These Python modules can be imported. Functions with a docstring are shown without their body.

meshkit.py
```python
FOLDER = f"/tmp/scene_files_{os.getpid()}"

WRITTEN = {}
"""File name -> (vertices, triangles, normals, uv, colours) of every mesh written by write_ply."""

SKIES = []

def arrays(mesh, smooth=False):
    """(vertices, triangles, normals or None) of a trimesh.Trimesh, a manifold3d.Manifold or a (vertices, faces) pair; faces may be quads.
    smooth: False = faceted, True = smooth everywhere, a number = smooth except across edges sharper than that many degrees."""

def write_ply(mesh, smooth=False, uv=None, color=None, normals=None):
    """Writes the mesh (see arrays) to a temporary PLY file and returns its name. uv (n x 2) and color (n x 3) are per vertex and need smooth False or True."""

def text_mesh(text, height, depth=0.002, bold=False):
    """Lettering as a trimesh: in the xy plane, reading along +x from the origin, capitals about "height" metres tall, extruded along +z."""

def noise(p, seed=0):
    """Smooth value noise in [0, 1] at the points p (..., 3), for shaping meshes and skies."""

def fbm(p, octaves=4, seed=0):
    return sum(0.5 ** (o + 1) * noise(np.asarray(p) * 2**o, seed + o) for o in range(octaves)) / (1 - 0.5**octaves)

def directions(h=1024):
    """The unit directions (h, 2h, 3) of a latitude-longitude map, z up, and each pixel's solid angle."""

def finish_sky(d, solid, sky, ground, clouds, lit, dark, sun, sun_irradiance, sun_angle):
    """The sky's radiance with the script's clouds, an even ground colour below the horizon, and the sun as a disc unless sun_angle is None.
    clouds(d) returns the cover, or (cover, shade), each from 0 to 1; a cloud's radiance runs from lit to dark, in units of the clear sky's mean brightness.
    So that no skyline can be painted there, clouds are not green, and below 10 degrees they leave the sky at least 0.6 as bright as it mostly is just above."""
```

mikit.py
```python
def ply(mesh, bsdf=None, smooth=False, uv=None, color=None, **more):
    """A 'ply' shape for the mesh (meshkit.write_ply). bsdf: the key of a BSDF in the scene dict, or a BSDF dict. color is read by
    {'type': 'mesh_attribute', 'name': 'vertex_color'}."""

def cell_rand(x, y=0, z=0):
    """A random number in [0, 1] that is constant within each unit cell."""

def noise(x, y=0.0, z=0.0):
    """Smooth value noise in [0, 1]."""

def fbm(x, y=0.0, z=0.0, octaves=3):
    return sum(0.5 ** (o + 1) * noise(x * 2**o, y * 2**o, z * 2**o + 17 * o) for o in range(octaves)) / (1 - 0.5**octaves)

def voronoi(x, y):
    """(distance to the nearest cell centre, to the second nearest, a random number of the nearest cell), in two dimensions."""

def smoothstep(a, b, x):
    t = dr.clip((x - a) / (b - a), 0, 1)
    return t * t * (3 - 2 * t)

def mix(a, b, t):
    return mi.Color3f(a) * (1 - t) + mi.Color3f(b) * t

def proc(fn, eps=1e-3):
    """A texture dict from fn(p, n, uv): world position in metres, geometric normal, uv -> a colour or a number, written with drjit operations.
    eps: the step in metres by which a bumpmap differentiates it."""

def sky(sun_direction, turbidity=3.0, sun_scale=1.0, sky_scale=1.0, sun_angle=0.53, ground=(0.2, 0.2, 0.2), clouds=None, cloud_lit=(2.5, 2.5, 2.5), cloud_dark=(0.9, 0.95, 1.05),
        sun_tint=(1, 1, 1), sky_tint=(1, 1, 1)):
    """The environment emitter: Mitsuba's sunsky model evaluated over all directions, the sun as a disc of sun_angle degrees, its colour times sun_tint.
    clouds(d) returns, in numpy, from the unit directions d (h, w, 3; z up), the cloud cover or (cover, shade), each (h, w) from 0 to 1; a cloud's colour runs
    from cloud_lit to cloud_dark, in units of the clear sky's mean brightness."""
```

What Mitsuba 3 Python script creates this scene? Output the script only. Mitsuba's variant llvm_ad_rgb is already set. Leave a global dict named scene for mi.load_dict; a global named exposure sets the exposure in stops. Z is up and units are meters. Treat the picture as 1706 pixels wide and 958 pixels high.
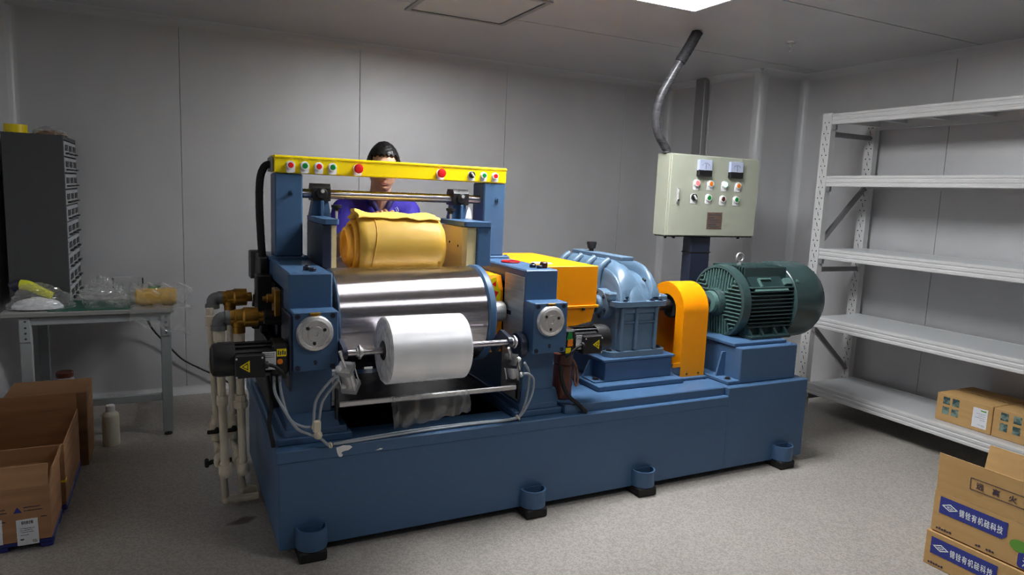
import math, random
import numpy as np
import trimesh, shapely.geometry as sg, shapely.affinity as sa
import manifold3d as m3
import drjit as dr, mitsuba as mi
import mikit, meshkit
from mikit import noise, fbm, smoothstep, mix, cell_rand, voronoi

random.seed(7); np.random.seed(7)
T = mi.ScalarTransform4f
PI = math.pi
scene, labels = {}, {}

# ---------------------------------------------------------------- camera, lights, exposure
exposure = 0.86
EYE = np.array([0.0, 0.0, 1.5])
FWD = np.array([0.44520866, 0.88518691, -0.13503106])
UP = np.array([0.02376775, 0.13906539, 0.98999793])
scene['camera'] = {'type': 'perspective', 'fov': 2 * math.degrees(math.atan(853 / 1142.72)), 'fov_axis': 'x', 'near_clip': 0.05, 'far_clip': 60.0,
                   'to_world': T().look_at(origin=EYE.tolist(), target=(EYE + FWD).tolist(), up=UP.tolist())}
LAMP = (20.5, 4.6)
LAMPS = [(1.47, 2.67, 2.57, 3.17), (1.47, 2.67, 0.75, 1.35)]      # flush ceiling panels: x0, x1, y0, y1
CEIL = 2.56

# ---------------------------------------------------------------- materials
def lin(c):
    c = np.asarray(c, float) / 255
    return np.where(c <= 0.04045, c / 12.92, ((c + 0.055) / 1.055) ** 2.4).tolist()
def rgb(r, g, b): return {'type': 'rgb', 'value': lin((r, g, b))}
def mat(name, col, rough=0.5, metal=0.0, spec=0.5, coat=0.0, **kw):
    d = {'type': 'principled', 'base_color': col if isinstance(col, dict) else rgb(*col), 'roughness': rough, 'metallic': metal, 'specular': spec}
    if coat: d['clearcoat'] = coat; d['clearcoat_gloss'] = 0.9
    d.update(kw)
    scene[name] = {'type': 'twosided', 'bsdf': d}
    return name
def pcol(fn): return mikit.proc(fn)

A = lambda *c: mi.Color3f(lin(c))
def wall_fn(p, n, uv):
    k = 0.5 * fbm(p.x * 1.3, p.y * 1.3, p.z * 1.1, 3) + 0.5 * noise(p.x * 9, p.y * 9, p.z * 3)
    return mix(A(188, 188, 190), A(200, 200, 202), k)
mat('m_wall', pcol(wall_fn), 0.46, 0.38, 1.0)
mat('m_ceiling', pcol(lambda p, n, uv: mix(A(170, 171, 173), A(184, 185, 187), fbm(p.x * 1.5, p.y * 1.5, 0, 3))), 0.32, 0.1, 0.9)
mat('m_joint', (150, 151, 154), 0.5)
mat('m_cove', (198, 199, 201), 0.3)
STAIN = ((0.262, 3.115), (0.19, 3.34))
def floor_fn(p, n, uv):
    s = noise(p.x * 230, p.y * 230, 3.0)
    t = noise(p.x * 110, p.y * 110, 9.0)
    big = fbm(p.x * 1.1, p.y * 1.1, 0.0, 3)
    c = mix(A(166, 160, 153), A(187, 181, 174), smoothstep(0.25, 0.75, 0.6 * s + 0.4 * t))
    wob = 0.05 * noise(p.x * 22, p.y * 22, 1.0)
    stain = smoothstep(0.075, 0.04, dr.sqrt(dr.square((p.x - STAIN[0][0]) * 0.75) + dr.square((p.y - STAIN[0][1]) * 1.3)) + wob) + 0.6 * smoothstep(0.06, 0.03, dr.sqrt(dr.square((p.x - STAIN[1][0]) * 0.8) + dr.square((p.y - STAIN[1][1]) * 1.3)) + wob)
    c = mix(c, A(70, 42, 30), 0.75 * stain)
    return c * (0.64 + 0.2 * big)
mat('m_floor', pcol(floor_fn), 0.45, spec=0.3)
def blue_fn(p, n, uv):
    k = fbm(p.x * 5, p.y * 5, p.z * 5, 3)
    c = mix(A(63, 92, 125), A(70, 99, 133), k)
    worn = smoothstep(0.80, 0.88, noise(p.x * 34, p.y * 34, p.z * 34)) * smoothstep(0.55, 0.7, noise(p.x * 3, p.y * 3, p.z * 3 + 5))
    return mix(c, A(120, 138, 155), 0.08 * worn)
mat('m_blue', pcol(blue_fn), 0.36, spec=0.35)
mat('m_blue_gear', (88, 112, 134), 0.3, spec=0.5)
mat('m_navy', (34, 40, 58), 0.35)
mat('m_dark_steel', (46, 46, 50), 0.45, 0.3)
mat('m_black', (22, 22, 24), 0.42)
mat('m_black_gloss', (20, 20, 23), 0.22)
mat('m_rubber', (18, 18, 19), 0.7)
mat('m_yellow', (240, 212, 8), 0.32)
mat('m_orange', (250, 154, 0), 0.4, spec=0.35)
mat('m_cream', (232, 214, 160), 0.4)
mat('m_green', (50, 70, 70), 0.3, spec=0.55)
mat('m_green_light', (82, 112, 108), 0.32, spec=0.55)
mat('m_green_dark', (34, 54, 55), 0.4)
scene['m_chrome'] = {'type': 'twosided', 'bsdf': {'type': 'roughconductor', 'material': 'Cr', 'distribution': 'ggx', 'alpha_u': 0.32, 'alpha_v': 0.022, 'specular_reflectance': {'type': 'rgb', 'value': 1.0}}}
scene['m_bright'] = {'type': 'twosided', 'bsdf': {'type': 'roughconductor', 'material': 'Al', 'distribution': 'ggx', 'alpha': 0.22, 'specular_reflectance': {'type': 'rgb', 'value': 0.85}}}
def brushed(p, n, uv):
    k = noise(p.x * 3, p.y * 5, p.z * 260)
    return mix(A(168, 166, 160), A(196, 194, 188), k)
mat('m_stainless', pcol(brushed), 0.45, 0.45)
mat('m_galv', (150, 150, 152), 0.4, 0.6)
def brass_fn(p, n, uv):
    return mix(A(120, 78, 30), A(206, 158, 66), fbm(p.x * 22, p.y * 22, p.z * 22, 3))
mat('m_brass', pcol(brass_fn), 0.32, 0.8)
mat('m_iron', (110, 112, 112), 0.5, 0.5)
mat('m_pvc', pcol(lambda p, n, uv: mix(A(186, 174, 152), A(222, 212, 192), fbm(p.x * 18, p.y * 18, p.z * 9, 3))), 0.45)
mat('m_white', (226, 226, 226), 0.45)
mat('m_paper', (214, 216, 220), 0.7)
mat('m_print', (70, 70, 76), 0.7)
mat('m_red', (214, 30, 34), 0.3)
mat('m_green_cap', (18, 128, 58), 0.3)
mat('m_amber', (236, 128, 30), 0.3)
mat('m_cabinet', (164, 168, 152), 0.42)
mat('m_meter', (178, 188, 214), 0.3)
mat('m_bronze', (128, 104, 94), 0.4, 0.5)
mat('m_shelf', (196, 196, 196), 0.38)
mat('m_shelf_board', (180, 182, 184), 0.34)
mat('m_bench', (152, 158, 160), 0.5)
mat('m_bench_top', (136, 136, 134), 0.5)
mat('m_greymetal', (62, 63, 65), 0.6)
mat('m_drawer', (150, 154, 158), 0.25)
def card_fn(p, n, uv):
    k = noise(p.x * 6, p.y * 6, p.z * 60)
    j = fbm(p.x * 3, p.y * 3, p.z * 3, 3)
    return mix(A(172, 134, 84), A(190, 154, 102), 0.5 * k + 0.5 * j)
mat('m_card', pcol(card_fn), 0.75)
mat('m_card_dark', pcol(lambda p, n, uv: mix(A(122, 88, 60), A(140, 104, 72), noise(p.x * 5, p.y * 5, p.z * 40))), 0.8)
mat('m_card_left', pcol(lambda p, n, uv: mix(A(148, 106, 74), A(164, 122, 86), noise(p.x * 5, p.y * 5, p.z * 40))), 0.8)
mat('m_print_blue', (44, 52, 132), 0.6)
mat('m_print_white', (206, 210, 214), 0.6)
mat('m_print_green', (92, 146, 52), 0.6)
mat('m_print_dark', (64, 50, 66), 0.7)
def pic_fn(p, n, uv):
    k = fbm(p.x * 40, p.y * 40, p.z * 40, 3)
    return mix(A(46, 70, 72), A(120, 140, 130), smoothstep(0.35, 0.7, k))
mat('m_picture', pcol(pic_fn), 0.6)
mat('m_pallet', (36, 46, 120), 0.5)
def sil_fn(p, n, uv):
    k = fbm(p.x * 7, p.y * 12, p.z * 12, 3)
    return mix(A(196, 152, 52), A(212, 174, 80), k)
mat('m_silicone', pcol(sil_fn), 0.55, spec=0.3, coat=0.5)
mat('m_silicone_dark', (206, 150, 50), 0.4)
mat('m_silicone_light', (240, 206, 104), 0.4)
mat('m_film', pcol(lambda p, n, uv: mix(A(244, 246, 250), A(253, 253, 255), noise(p.x * 38, p.y * 4, p.z * 4))), 0.45, 0.22, 0.8, 0.5, anisotropic=0.6)
mat('m_film_edge', pcol(lambda p, n, uv: mix(A(180, 182, 184), A(226, 226, 228), noise(p.y * 55, p.z * 55, 0.0))), 0.4)
scene['m_clear'] = {'type': 'blendbsdf', 'weight': 0.07, 'a': {'type': 'thindielectric', 'int_ior': 1.5}, 'b': {'type': 'twosided', 'bsdf': {'type': 'diffuse', 'reflectance': {'type': 'rgb', 'value': 0.85}}}}
scene['m_clear_plastic'] = {'type': 'principledthin', 'base_color': {'type': 'rgb', 'value': 0.85}, 'roughness': 0.1, 'spec_trans': 0.6, 'diff_trans': 0.6, 'eta': 1.45}
mat('m_milky', (206, 202, 184), 0.4)
mat('m_flask', (84, 42, 32), 0.3, coat=0.4)
mat('m_leather', (150, 104, 78), 0.55)
mat('m_hose', (150, 158, 166), 0.35)
mat('m_skin', pcol(lambda p, n, uv: mix(A(212, 162, 134), A(226, 178, 150), noise(p.x * 30, p.y * 30, p.z * 30))), 0.5)
mat('m_lip', (158, 92, 80), 0.45)
mat('m_hair', pcol(lambda p, n, uv: mix(A(10, 10, 11), A(22, 21, 22), noise(p.x * 160, p.y * 160, p.z * 30))), 0.42)
mat('m_shirt', pcol(lambda p, n, uv: mix(A(42, 30, 140), A(56, 42, 166), fbm(p.x * 16, p.y * 16, p.z * 9, 3))), 0.75, sheen=0.3)
mat('m_collar', (34, 24, 84), 0.7)
mat('m_trousers', (40, 42, 50), 0.8)
mat('m_lime', (214, 214, 60), 0.5)
mat('m_matgreen', (28, 74, 62), 0.5)
mat('m_conduit', pcol(lambda p, n, uv: mix(A(40, 40, 43), A(92, 92, 96), noise(p.x * 20, p.y * 20, p.z * 180))), 0.35, 0.2)
mat('m_wrap', pcol(lambda p, n, uv: mix(A(24, 24, 27), A(44, 44, 48), noise(p.x * 60, p.y * 60, p.z * 120))), 0.7)

# ---------------------------------------------------------------- mesh helpers
def key_for(name, parent=None):
    base = f'{parent}__{name}' if parent else name
    if not any(k == base or k.startswith(base + '__') for k in scene) and base not in labels: return base
    i = 1
    while True:
        k = f'{base}_{i:03d}'
        if not any(q == k or q.startswith(k + '__') for q in scene) and k not in labels: return k
        i += 1
def key_last(name, parent): return f'{parent}__{name}'
def thing(name, label, cat, group=None):
    k = key_for(name); labels[k] = {'label': label, 'category': cat}
    if group: labels[k]['group'] = group
    return k
def struct(name): labels[name] = {'kind': 'structure'}; return name
def cat(*ms): return trimesh.util.concatenate([to_tm(m) for m in ms])
def to_tm(m):
    if hasattr(m, 'to_mesh'):
        q = m.to_mesh(); return trimesh.Trimesh(q.vert_properties[:, :3], q.tri_verts, process=False)
    return m
def own(key, mesh, bsdf, smooth=30, **kw):
    scene[key] = mikit.ply(mesh, bsdf, smooth=smooth, **kw); return key
def part(parent, name, mesh, bsdf, smooth=30, label=None, **kw):
    k = own(key_for(name, parent), mesh, bsdf, smooth, **kw)
    if label: labels[k] = {'label': label}
    return k
def hullpts(p):
    return to_tm(m3.Manifold.hull_points(np.asarray(p, float)))
def box(x0, x1, y0, y1, z0, z1, b=0.003):
    b = min(b, 0.45 * min(x1 - x0, y1 - y0, z1 - z0))
    if b <= 0: return trimesh.creation.box(bounds=[[x0, y0, z0], [x1, y1, z1]])
    P = []
    for x, sx in ((x0, 1), (x1, -1)):
        for y, sy in ((y0, 1), (y1, -1)):
            for z, sz in ((z0, 1), (z1, -1)):
                P += [(x + sx * b, y + sy * b, z), (x + sx * b, y, z + sz * b), (x, y + sy * b, z + sz * b)]
    return hullpts(P)
def frame_of(d):
    d = np.asarray(d, float); d = d / np.linalg.norm(d)
    u = np.cross(d, [0, 0, 1] if abs(d[2]) < 0.9 else [1, 0, 0]); u /= np.linalg.norm(u)
    return u, np.cross(d, u), d
def lathe(prof, origin=(0, 0, 0), axis=(0, 0, 1), n=32):
    """prof: (radius, height) from one end to the other; closed caps where radius is 0"""
    u, v, d = frame_of(axis); o = np.asarray(origin, float)
    a = np.arange(n) * 2 * PI / n
    V, F, rows = [], [], []
    for r, h in prof:
        if r <= 1e-9: rows.append([len(V)]); V.append(o + d * h)
        else:
            rows.append(list(range(len(V), len(V) + n)))
            V += [o + d * h + r * (math.cos(t) * u + math.sin(t) * v) for t in a]
    for A0, B0 in zip(rows, rows[1:]):
        for i in range(n):
            j = (i + 1) % n
            if len(A0) == 1 and len(B0) == 1: continue
            if len(A0) == 1: F.append([A0[0], B0[j], B0[i]])
            elif len(B0) == 1: F.append([A0[i], A0[j], B0[0]])
            else: F += [[A0[i], A0[j], B0[j]], [A0[i], B0[j], B0[i]]]
    m = trimesh.Trimesh(V, F, process=False)
    if prof[0][0] <= 1e-9 and prof[-1][0] <= 1e-9 and m.volume < 0: m.invert()
    return m
def cyl(p0, p1, r, n=24, b=0.0, r1=None):
    p0, p1 = np.asarray(p0, float), np.asarray(p1, float); L = np.linalg.norm(p1 - p0); r1 = r if r1 is None else r1
    pr = [(0, 0), (r - b, 0), (r, b), (r1, L - b), (r1 - b, L), (0, L)] if b else [(0, 0), (r, 0), (r1, L), (0, L)]
    return lathe(pr, p0, p1 - p0, n)
def ring(p0, p1, ro, ri, n=32):
    p0, p1 = np.asarray(p0, float), np.asarray(p1, float); L = np.linalg.norm(p1 - p0)
    return lathe([(ri, 0), (ro, 0), (ro, L), (ri, L), (ri, 0)], p0, p1 - p0, n)
def spline(P, k=8):
    P = np.asarray(P, float); Q = np.vstack([2 * P[0] - P[1], P, 2 * P[-1] - P[-2]]); out = []
    for i in range(1, len(Q) - 2):
        for t in np.arange(k) / k:
            a, b, c, d = Q[i - 1:i + 3]
            out.append(0.5 * (2 * b + (c - a) * t + (2 * a - 5 * b + 4 * c - d) * t * t + (3 * b - a - 3 * c + d) * t ** 3))
    return np.array(out + [P[-1]])
def tube(P, r, n=10, k=8, rr=None):
    P = spline(P, k) if k else np.asarray(P, float)
    t = np.gradient(P, axis=0); t /= np.linalg.norm(t, axis=1, keepdims=True)
    u = frame_of(t[0])[0]; V = []; a = np.arange(n) * 2 * PI / n
    for i, (p, d) in enumerate(zip(P, t)):
        u = u - d * (u @ d); u /= np.linalg.norm(u); w = np.cross(d, u)
        R = r if rr is None else rr(i / (len(P) - 1))
        V += [p + R * (math.cos(q) * u + math.sin(q) * w) for q in a]
    F = []
    for i in range(len(P) - 1):
        for j in range(n):
            q = (j + 1) % n; x = i * n
            F += [[x + j, x + q, x + n + q], [x + j, x + n + q, x + n + j]]
    V += [P[0], P[-1]]; e = (len(P) - 1) * n
    for j in range(n):
        q = (j + 1) % n
        F += [[len(V) - 2, q, j], [len(V) - 1, e + j, e + q]]
    return trimesh.Trimesh(V, F, process=False)
def prism(poly, ax, a0, a1):
    """poly (list of 2-tuples or shapely polygon) in the plane across axis ax ('x': y,z  'y': x,z  'z': x,y), from a0 to a1"""
    pg = poly if hasattr(poly, 'exterior') else sg.Polygon(poly)
    m = trimesh.creation.extrude_polygon(pg, a1 - a0, engine='earcut')
    v = np.array(m.vertices); w = np.zeros_like(v)
    if ax == 'x': w[:, 1], w[:, 2], w[:, 0] = v[:, 0], v[:, 1], v[:, 2] + a0
    elif ax == 'y': w[:, 0], w[:, 2], w[:, 1] = v[:, 0], v[:, 1], v[:, 2] + a0
    else: w[:, 0], w[:, 1], w[:, 2] = v[:, 0], v[:, 1], v[:, 2] + a0
    m = trimesh.Trimesh(w, m.faces, process=False)
    if m.volume < 0: m.invert()
    return m
def rrect(x0, x1, y0, y1, r): return sg.box(x0 + r, y0 + r, x1 - r, y1 - r).buffer(r, quad_segs=6)
def sphere(c, r, s=(1, 1, 1), sub=2):
    m = trimesh.creation.icosphere(subdivisions=sub, radius=r); m.vertices = m.vertices * np.array(s) + np.array(c); return m
def place(m, origin, ex, ey):
    """mesh given in a local frame (x right, y up, z out) moved to origin with axes ex, ey"""
    ex, ey = np.asarray(ex, float), np.asarray(ey, float); ez = np.cross(ex, ey)
    M = np.eye(4); M[:3, 0], M[:3, 1], M[:3, 2], M[:3, 3] = ex, ey, ez, origin
    m = m.copy(); m.apply_transform(M); return m
def bolt(p, d, r=0.009, h=0.007):
    return cat(cyl(p, np.asarray(p, float) + np.asarray(d, float) * h, r, 6), cyl(p, np.asarray(p, float) + np.asarray(d, float) * h * 0.3, r * 1.45, 12))
def rnd(a): return random.uniform(-a, a)
def sheet(fn, nu, nv):
    """grid surface fn(u, v) -> xyz, one-sided"""
    V = [fn(i / nu, j / nv) for i in range(nu + 1) for j in range(nv + 1)]; F = []
    for i in range(nu):
        for j in range(nv):
            a = i * (nv + 1) + j; F += [[a, a + nv + 1, a + nv + 2], [a, a + nv + 2, a + 1]]
    return trimesh.Trimesh(V, F, process=False)
def drum(r, x0, x1, yc, zc, n=96):
    """cylinder surface along X with u along the axis and v round it, for the lathe-turned sheen; returns mesh, uv"""
    V, U, F = [], [], []
    for i, x in enumerate((x0, x1)):
        for j in range(n + 1):
            a = 2 * PI * j / n; V.append((x, yc - r * math.cos(a), zc + r * math.sin(a))); U.append((x, a * r))
    for j in range(n): F += [[j, n + 1 + j, n + 2 + j], [j, n + 2 + j, j + 1]]
    return trimesh.Trimesh(V, F, process=False), np.array(U)
GLYPHS = {"远":[[[2,-4,2,-1,15,11,15,38,3,38,3,49,26,48,27,15,36,19,39,23,44,39,44,44,28,45,29,55,92,55,93,47,91,44,74,43,74,17,82,17,83,29,93,25,92,14,89,8,83,6,73,6,67,7,64,10,63,44,56,44,54,31,50,19,41,9,35,5,37,3,48,1,94,3,95,0,91,-9,42,-9,32,-6,25,0,20,1,8,-11]],[[34,75,36,77,85,77,87,75,87,67,35,66]],[[4,70,9,77,13,77,26,68,30,62,25,56,21,56]]],"离":[[[4,72,41,73,40,81,45,83,50,82,54,73,92,73,92,64,82,63,82,34,55,33,53,31,54,30,88,29,87,-6,80,-10,66,-10,63,-4,64,1,62,4,27,0,24,10,31,15,33,20,21,20,19,18,19,-10,9,-10,8,29,39,30,40,32,15,33,15,63,5,63],[64,19,73,7,73,3,70,0,77,0,77,20],[59,55,68,49,68,43,71,43,71,63,67,63,67,60],[50,48,42,43,56,44],[42,13,48,12,55,14,53,16,53,20,47,20],[42,63,49,58,54,62],[25,47,38,52,37,55,29,58,30,63,25,63]]],"火":[[[3,-4,3,-1,12,2,23,9,32,19,37,29,41,45,42,80,53,81,54,60,52,43,57,28,69,12,84,3,93,1,94,-3,88,-10,72,-4,58,7,47,23,40,10,26,-3,12,-10,8,-10]],[[65,32,78,62,81,63,88,60,90,57,75,29,70,29]],[[6,32,6,35,15,49,18,62,21,63,28,61,28,52,18,30,14,28]]],"源":[[[4,-4,18,29,22,30,28,25,30,30,30,66,24,61,8,72,6,75,12,82,29,72,31,78,93,78,93,68,72,67,70,61,71,60,90,59,90,24,84,21,95,3,93,-1,89,-3,84,-2,74,15,74,19,78,22,71,22,70,-7,65,-10,52,-10,49,0,60,0,60,21,51,22,51,20,56,19,57,16,44,-4,39,-3,34,1,27,-10,19,-6,19,-2,23,3,27,14,27,20,14,-8,11,-9],[54,33,79,32,79,37,54,37],[54,47,78,46,79,49,55,50],[36,4,43,12,47,21,43,23,43,59,58,60,60,67,41,67,41,30,38,12,35,6]],[[2,47,2,50,6,55,10,55,24,47,26,42,21,36,18,36]]],"锦":[[[1,56,9,68,14,82,24,80,23,72,42,71,43,73,57,73,59,83,69,82,69,73,88,73,89,37,71,36,71,32,91,31,90,-1,85,-4,74,-4,71,0,71,-10,60,-10,60,21,52,21,50,-5,41,-5,41,4,39,4,20,-9,16,-9,12,-2,17,4,17,24,4,24,3,33,5,35,17,35,17,43,8,44,8,48,4,50],[71,6,80,6,80,21,71,21],[53,47,77,46,78,49,54,50],[53,60,77,59,78,62,54,63],[16,61,13,54,39,53,39,45,37,43,28,43,28,35,39,35,42,31,60,31,60,36,43,36,42,61],[28,10,38,14,39,9,41,9,41,24,28,24]]],"铨":[[[1,56,10,68,16,82,25,80,24,72,40,72,41,62,17,61,14,54,38,54,39,52,42,53,52,64,62,83,71,81,71,74,73,71,83,60,95,52,91,42,85,44,84,40,71,40,71,27,88,27,88,17,71,17,71,2,93,2,93,-8,39,-8,37,1,17,-10,12,-3,17,4,17,24,4,24,4,34,17,35,17,43,8,44,8,48,4,50],[54,51,77,50,78,51,65,65],[28,9,39,13,41,2,60,2,60,17,43,18,44,27,60,27,60,40,47,40,46,43,42,41,38,44,28,43,28,35,40,34,40,24,28,24]]],"有":[[[2,27,2,30,18,44,26,58,5,59,5,70,32,70,35,81,38,83,47,80,44,70,92,69,91,59,40,59,36,54,37,52,81,51,81,-3,76,-9,57,-10,54,-4,55,1,70,1,70,9,35,9,34,-9,23,-10,22,31,10,21,7,21],[34,20,69,19,70,24,35,25],[34,36,69,35,70,40,35,41]]],"机":[[[1,14,1,18,7,25,17,49,17,51,4,51,3,61,19,62,19,82,30,82,30,62,44,61,44,52,30,51,30,45,44,30,46,35,46,76,82,76,82,2,86,1,87,19,94,17,96,15,96,2,95,-4,91,-9,78,-10,71,-4,71,66,57,66,57,35,55,19,49,1,40,-11,32,-6,32,-2,40,8,44,24,40,20,37,20,33,27,30,28,30,-10,28,-11,19,-10,19,25,17,25,15,18,7,7]]],"硅":[[[1,30,10,48,14,64,14,67,3,68,4,78,41,78,42,69,59,69,60,81,71,82,71,69,89,68,89,59,71,58,71,49,93,48,92,38,71,38,71,27,89,27,91,25,91,18,90,16,71,16,71,4,93,4,94,-6,36,-7,34,2,20,2,19,-6,10,-6,9,22,4,22],[21,49,60,49,60,58,42,59,42,67,25,67],[39,5,60,4,60,16,41,16,42,27,60,27,60,38,39,38],[21,37,20,12,28,12,28,37]]],"科":[[[40,9,39,19,41,20,71,25,71,58,62,54,46,69,47,72,54,76,71,62,71,82,81,83,82,26,92,28,95,20,94,17,82,15,82,-10,71,-10,71,13,48,9]],[[1,14,2,19,9,27,16,43,15,44,3,44,2,54,18,56,18,65,5,64,3,72,37,81,42,75,42,72,29,67,29,55,43,55,44,48,51,50,61,43,68,36,68,33,63,28,60,28,52,37,43,42,43,44,32,44,43,27,37,20,35,20,32,27,29,28,29,-10,18,-9,18,21,16,21,8,7,4,8]]],"技":[[[2,26,2,31,15,34,15,52,4,52,3,63,15,63,15,82,17,83,26,82,26,63,34,63,35,67,57,67,57,82,59,83,68,82,68,67,91,66,90,56,68,55,68,46,85,46,89,44,87,34,81,22,72,11,74,7,95,-2,89,-11,72,-5,63,2,60,2,51,-5,34,-11,29,-4,29,-1,39,2,53,11,39,35,38,35,38,30,26,26,25,-7,20,-10,8,-11,6,-10,3,-1,15,0,15,22,5,20],[52,35,56,25,63,19,69,24,74,34],[26,38,36,40,37,46,57,46,57,56,38,56,36,52,26,52]]],"混":[[[4,-3,24,31,33,25,32,66,25,61,7,73,9,79,11,81,15,81,31,72,33,79,85,79,86,40,70,39,71,25,74,25,87,33,93,27,93,24,86,19,71,13,71,3,84,2,84,11,85,13,88,13,95,8,94,-1,91,-7,87,-9,66,-9,60,-3,32,-11,29,0,33,3,32,23,14,-9,11,-9],[43,50,74,49,75,53,44,54],[43,65,74,64,75,68,44,69],[43,38,44,27,60,27,60,39],[45,17,44,4,60,7,60,17]],[[2,47,5,53,9,55,25,46,27,41,22,35,20,35]]]}
def glyph_text(s, h, pitch, depth=0.0006):
    """Chinese lettering from the outlines above, reading along +x, h tall, one sign every pitch"""
    out = []
    for i, ch in enumerate(s):
        for rings in GLYPHS[ch]:
            pg = sg.Polygon(np.array(rings[0]).reshape(-1, 2), [np.array(q).reshape(-1, 2) for q in rings[1:]]).buffer(0)
            for g in getattr(pg, 'geoms', [pg]):
                if g.area > 4: out.append(trimesh.creation.extrude_polygon(sa.translate(sa.scale(g, h / 90, h / 90, origin=(0, 0)), i * pitch, 0.1 * h), depth, engine='earcut'))
    return trimesh.util.concatenate(out)
# ---------------------------------------------------------------- the room
XL, XR, YB, YF = -0.86, 4.70, 5.26, -5.6
CX, CY = 4.22, 4.15                                   # the boxed-in corner: its left face and its front face
struct('floor'); own('floor', box(XL - 0.1, XR + 0.1, YF - 0.1, YB + 0.1, -0.1, 0.0, 0), 'm_floor', False)
struct('ceiling'); own('ceiling', box(XL - 0.1, XR + 0.1, YF - 0.1, YB + 0.1, CEIL + 0.008, CEIL + 0.1, 0), 'm_joint', False)
HX0, HX1, HY0, HY1 = 1.28, 1.93, 3.47, 4.12           # hatch in the ceiling
ys = [YF, -4.45, -3.25, -2.05, -0.85, 0.35, 1.55, 2.75, 3.95, YB]
for y0, y1 in zip(ys, ys[1:]):
    pg = sg.box(XL, y0 + 0.004, XR, y1 - 0.004)
    pg = pg.difference(sg.box(HX0, HY0, HX1, HY1))
    for l in LAMPS: pg = pg.difference(sg.box(l[0], l[2], l[1], l[3]))
    for g in getattr(pg, 'geoms', [pg]): part('ceiling', 'panel', prism(g, 'z', CEIL, CEIL + 0.009), 'm_ceiling', False)
part('ceiling', 'hatch_frame', prism(sg.box(HX0, HY0, HX1, HY1).difference(sg.box(HX0 + .03, HY0 + .03, HX1 - .03, HY1 - .03)), 'z', CEIL - 0.006, CEIL + 0.006), 'm_galv', False)
part('ceiling', 'hatch_panel', box(HX0 + .036, HX1 - .036, HY0 + .036, HY1 - .036, CEIL - 0.002, CEIL + 0.007, 0.001), 'm_ceiling', False)
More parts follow.
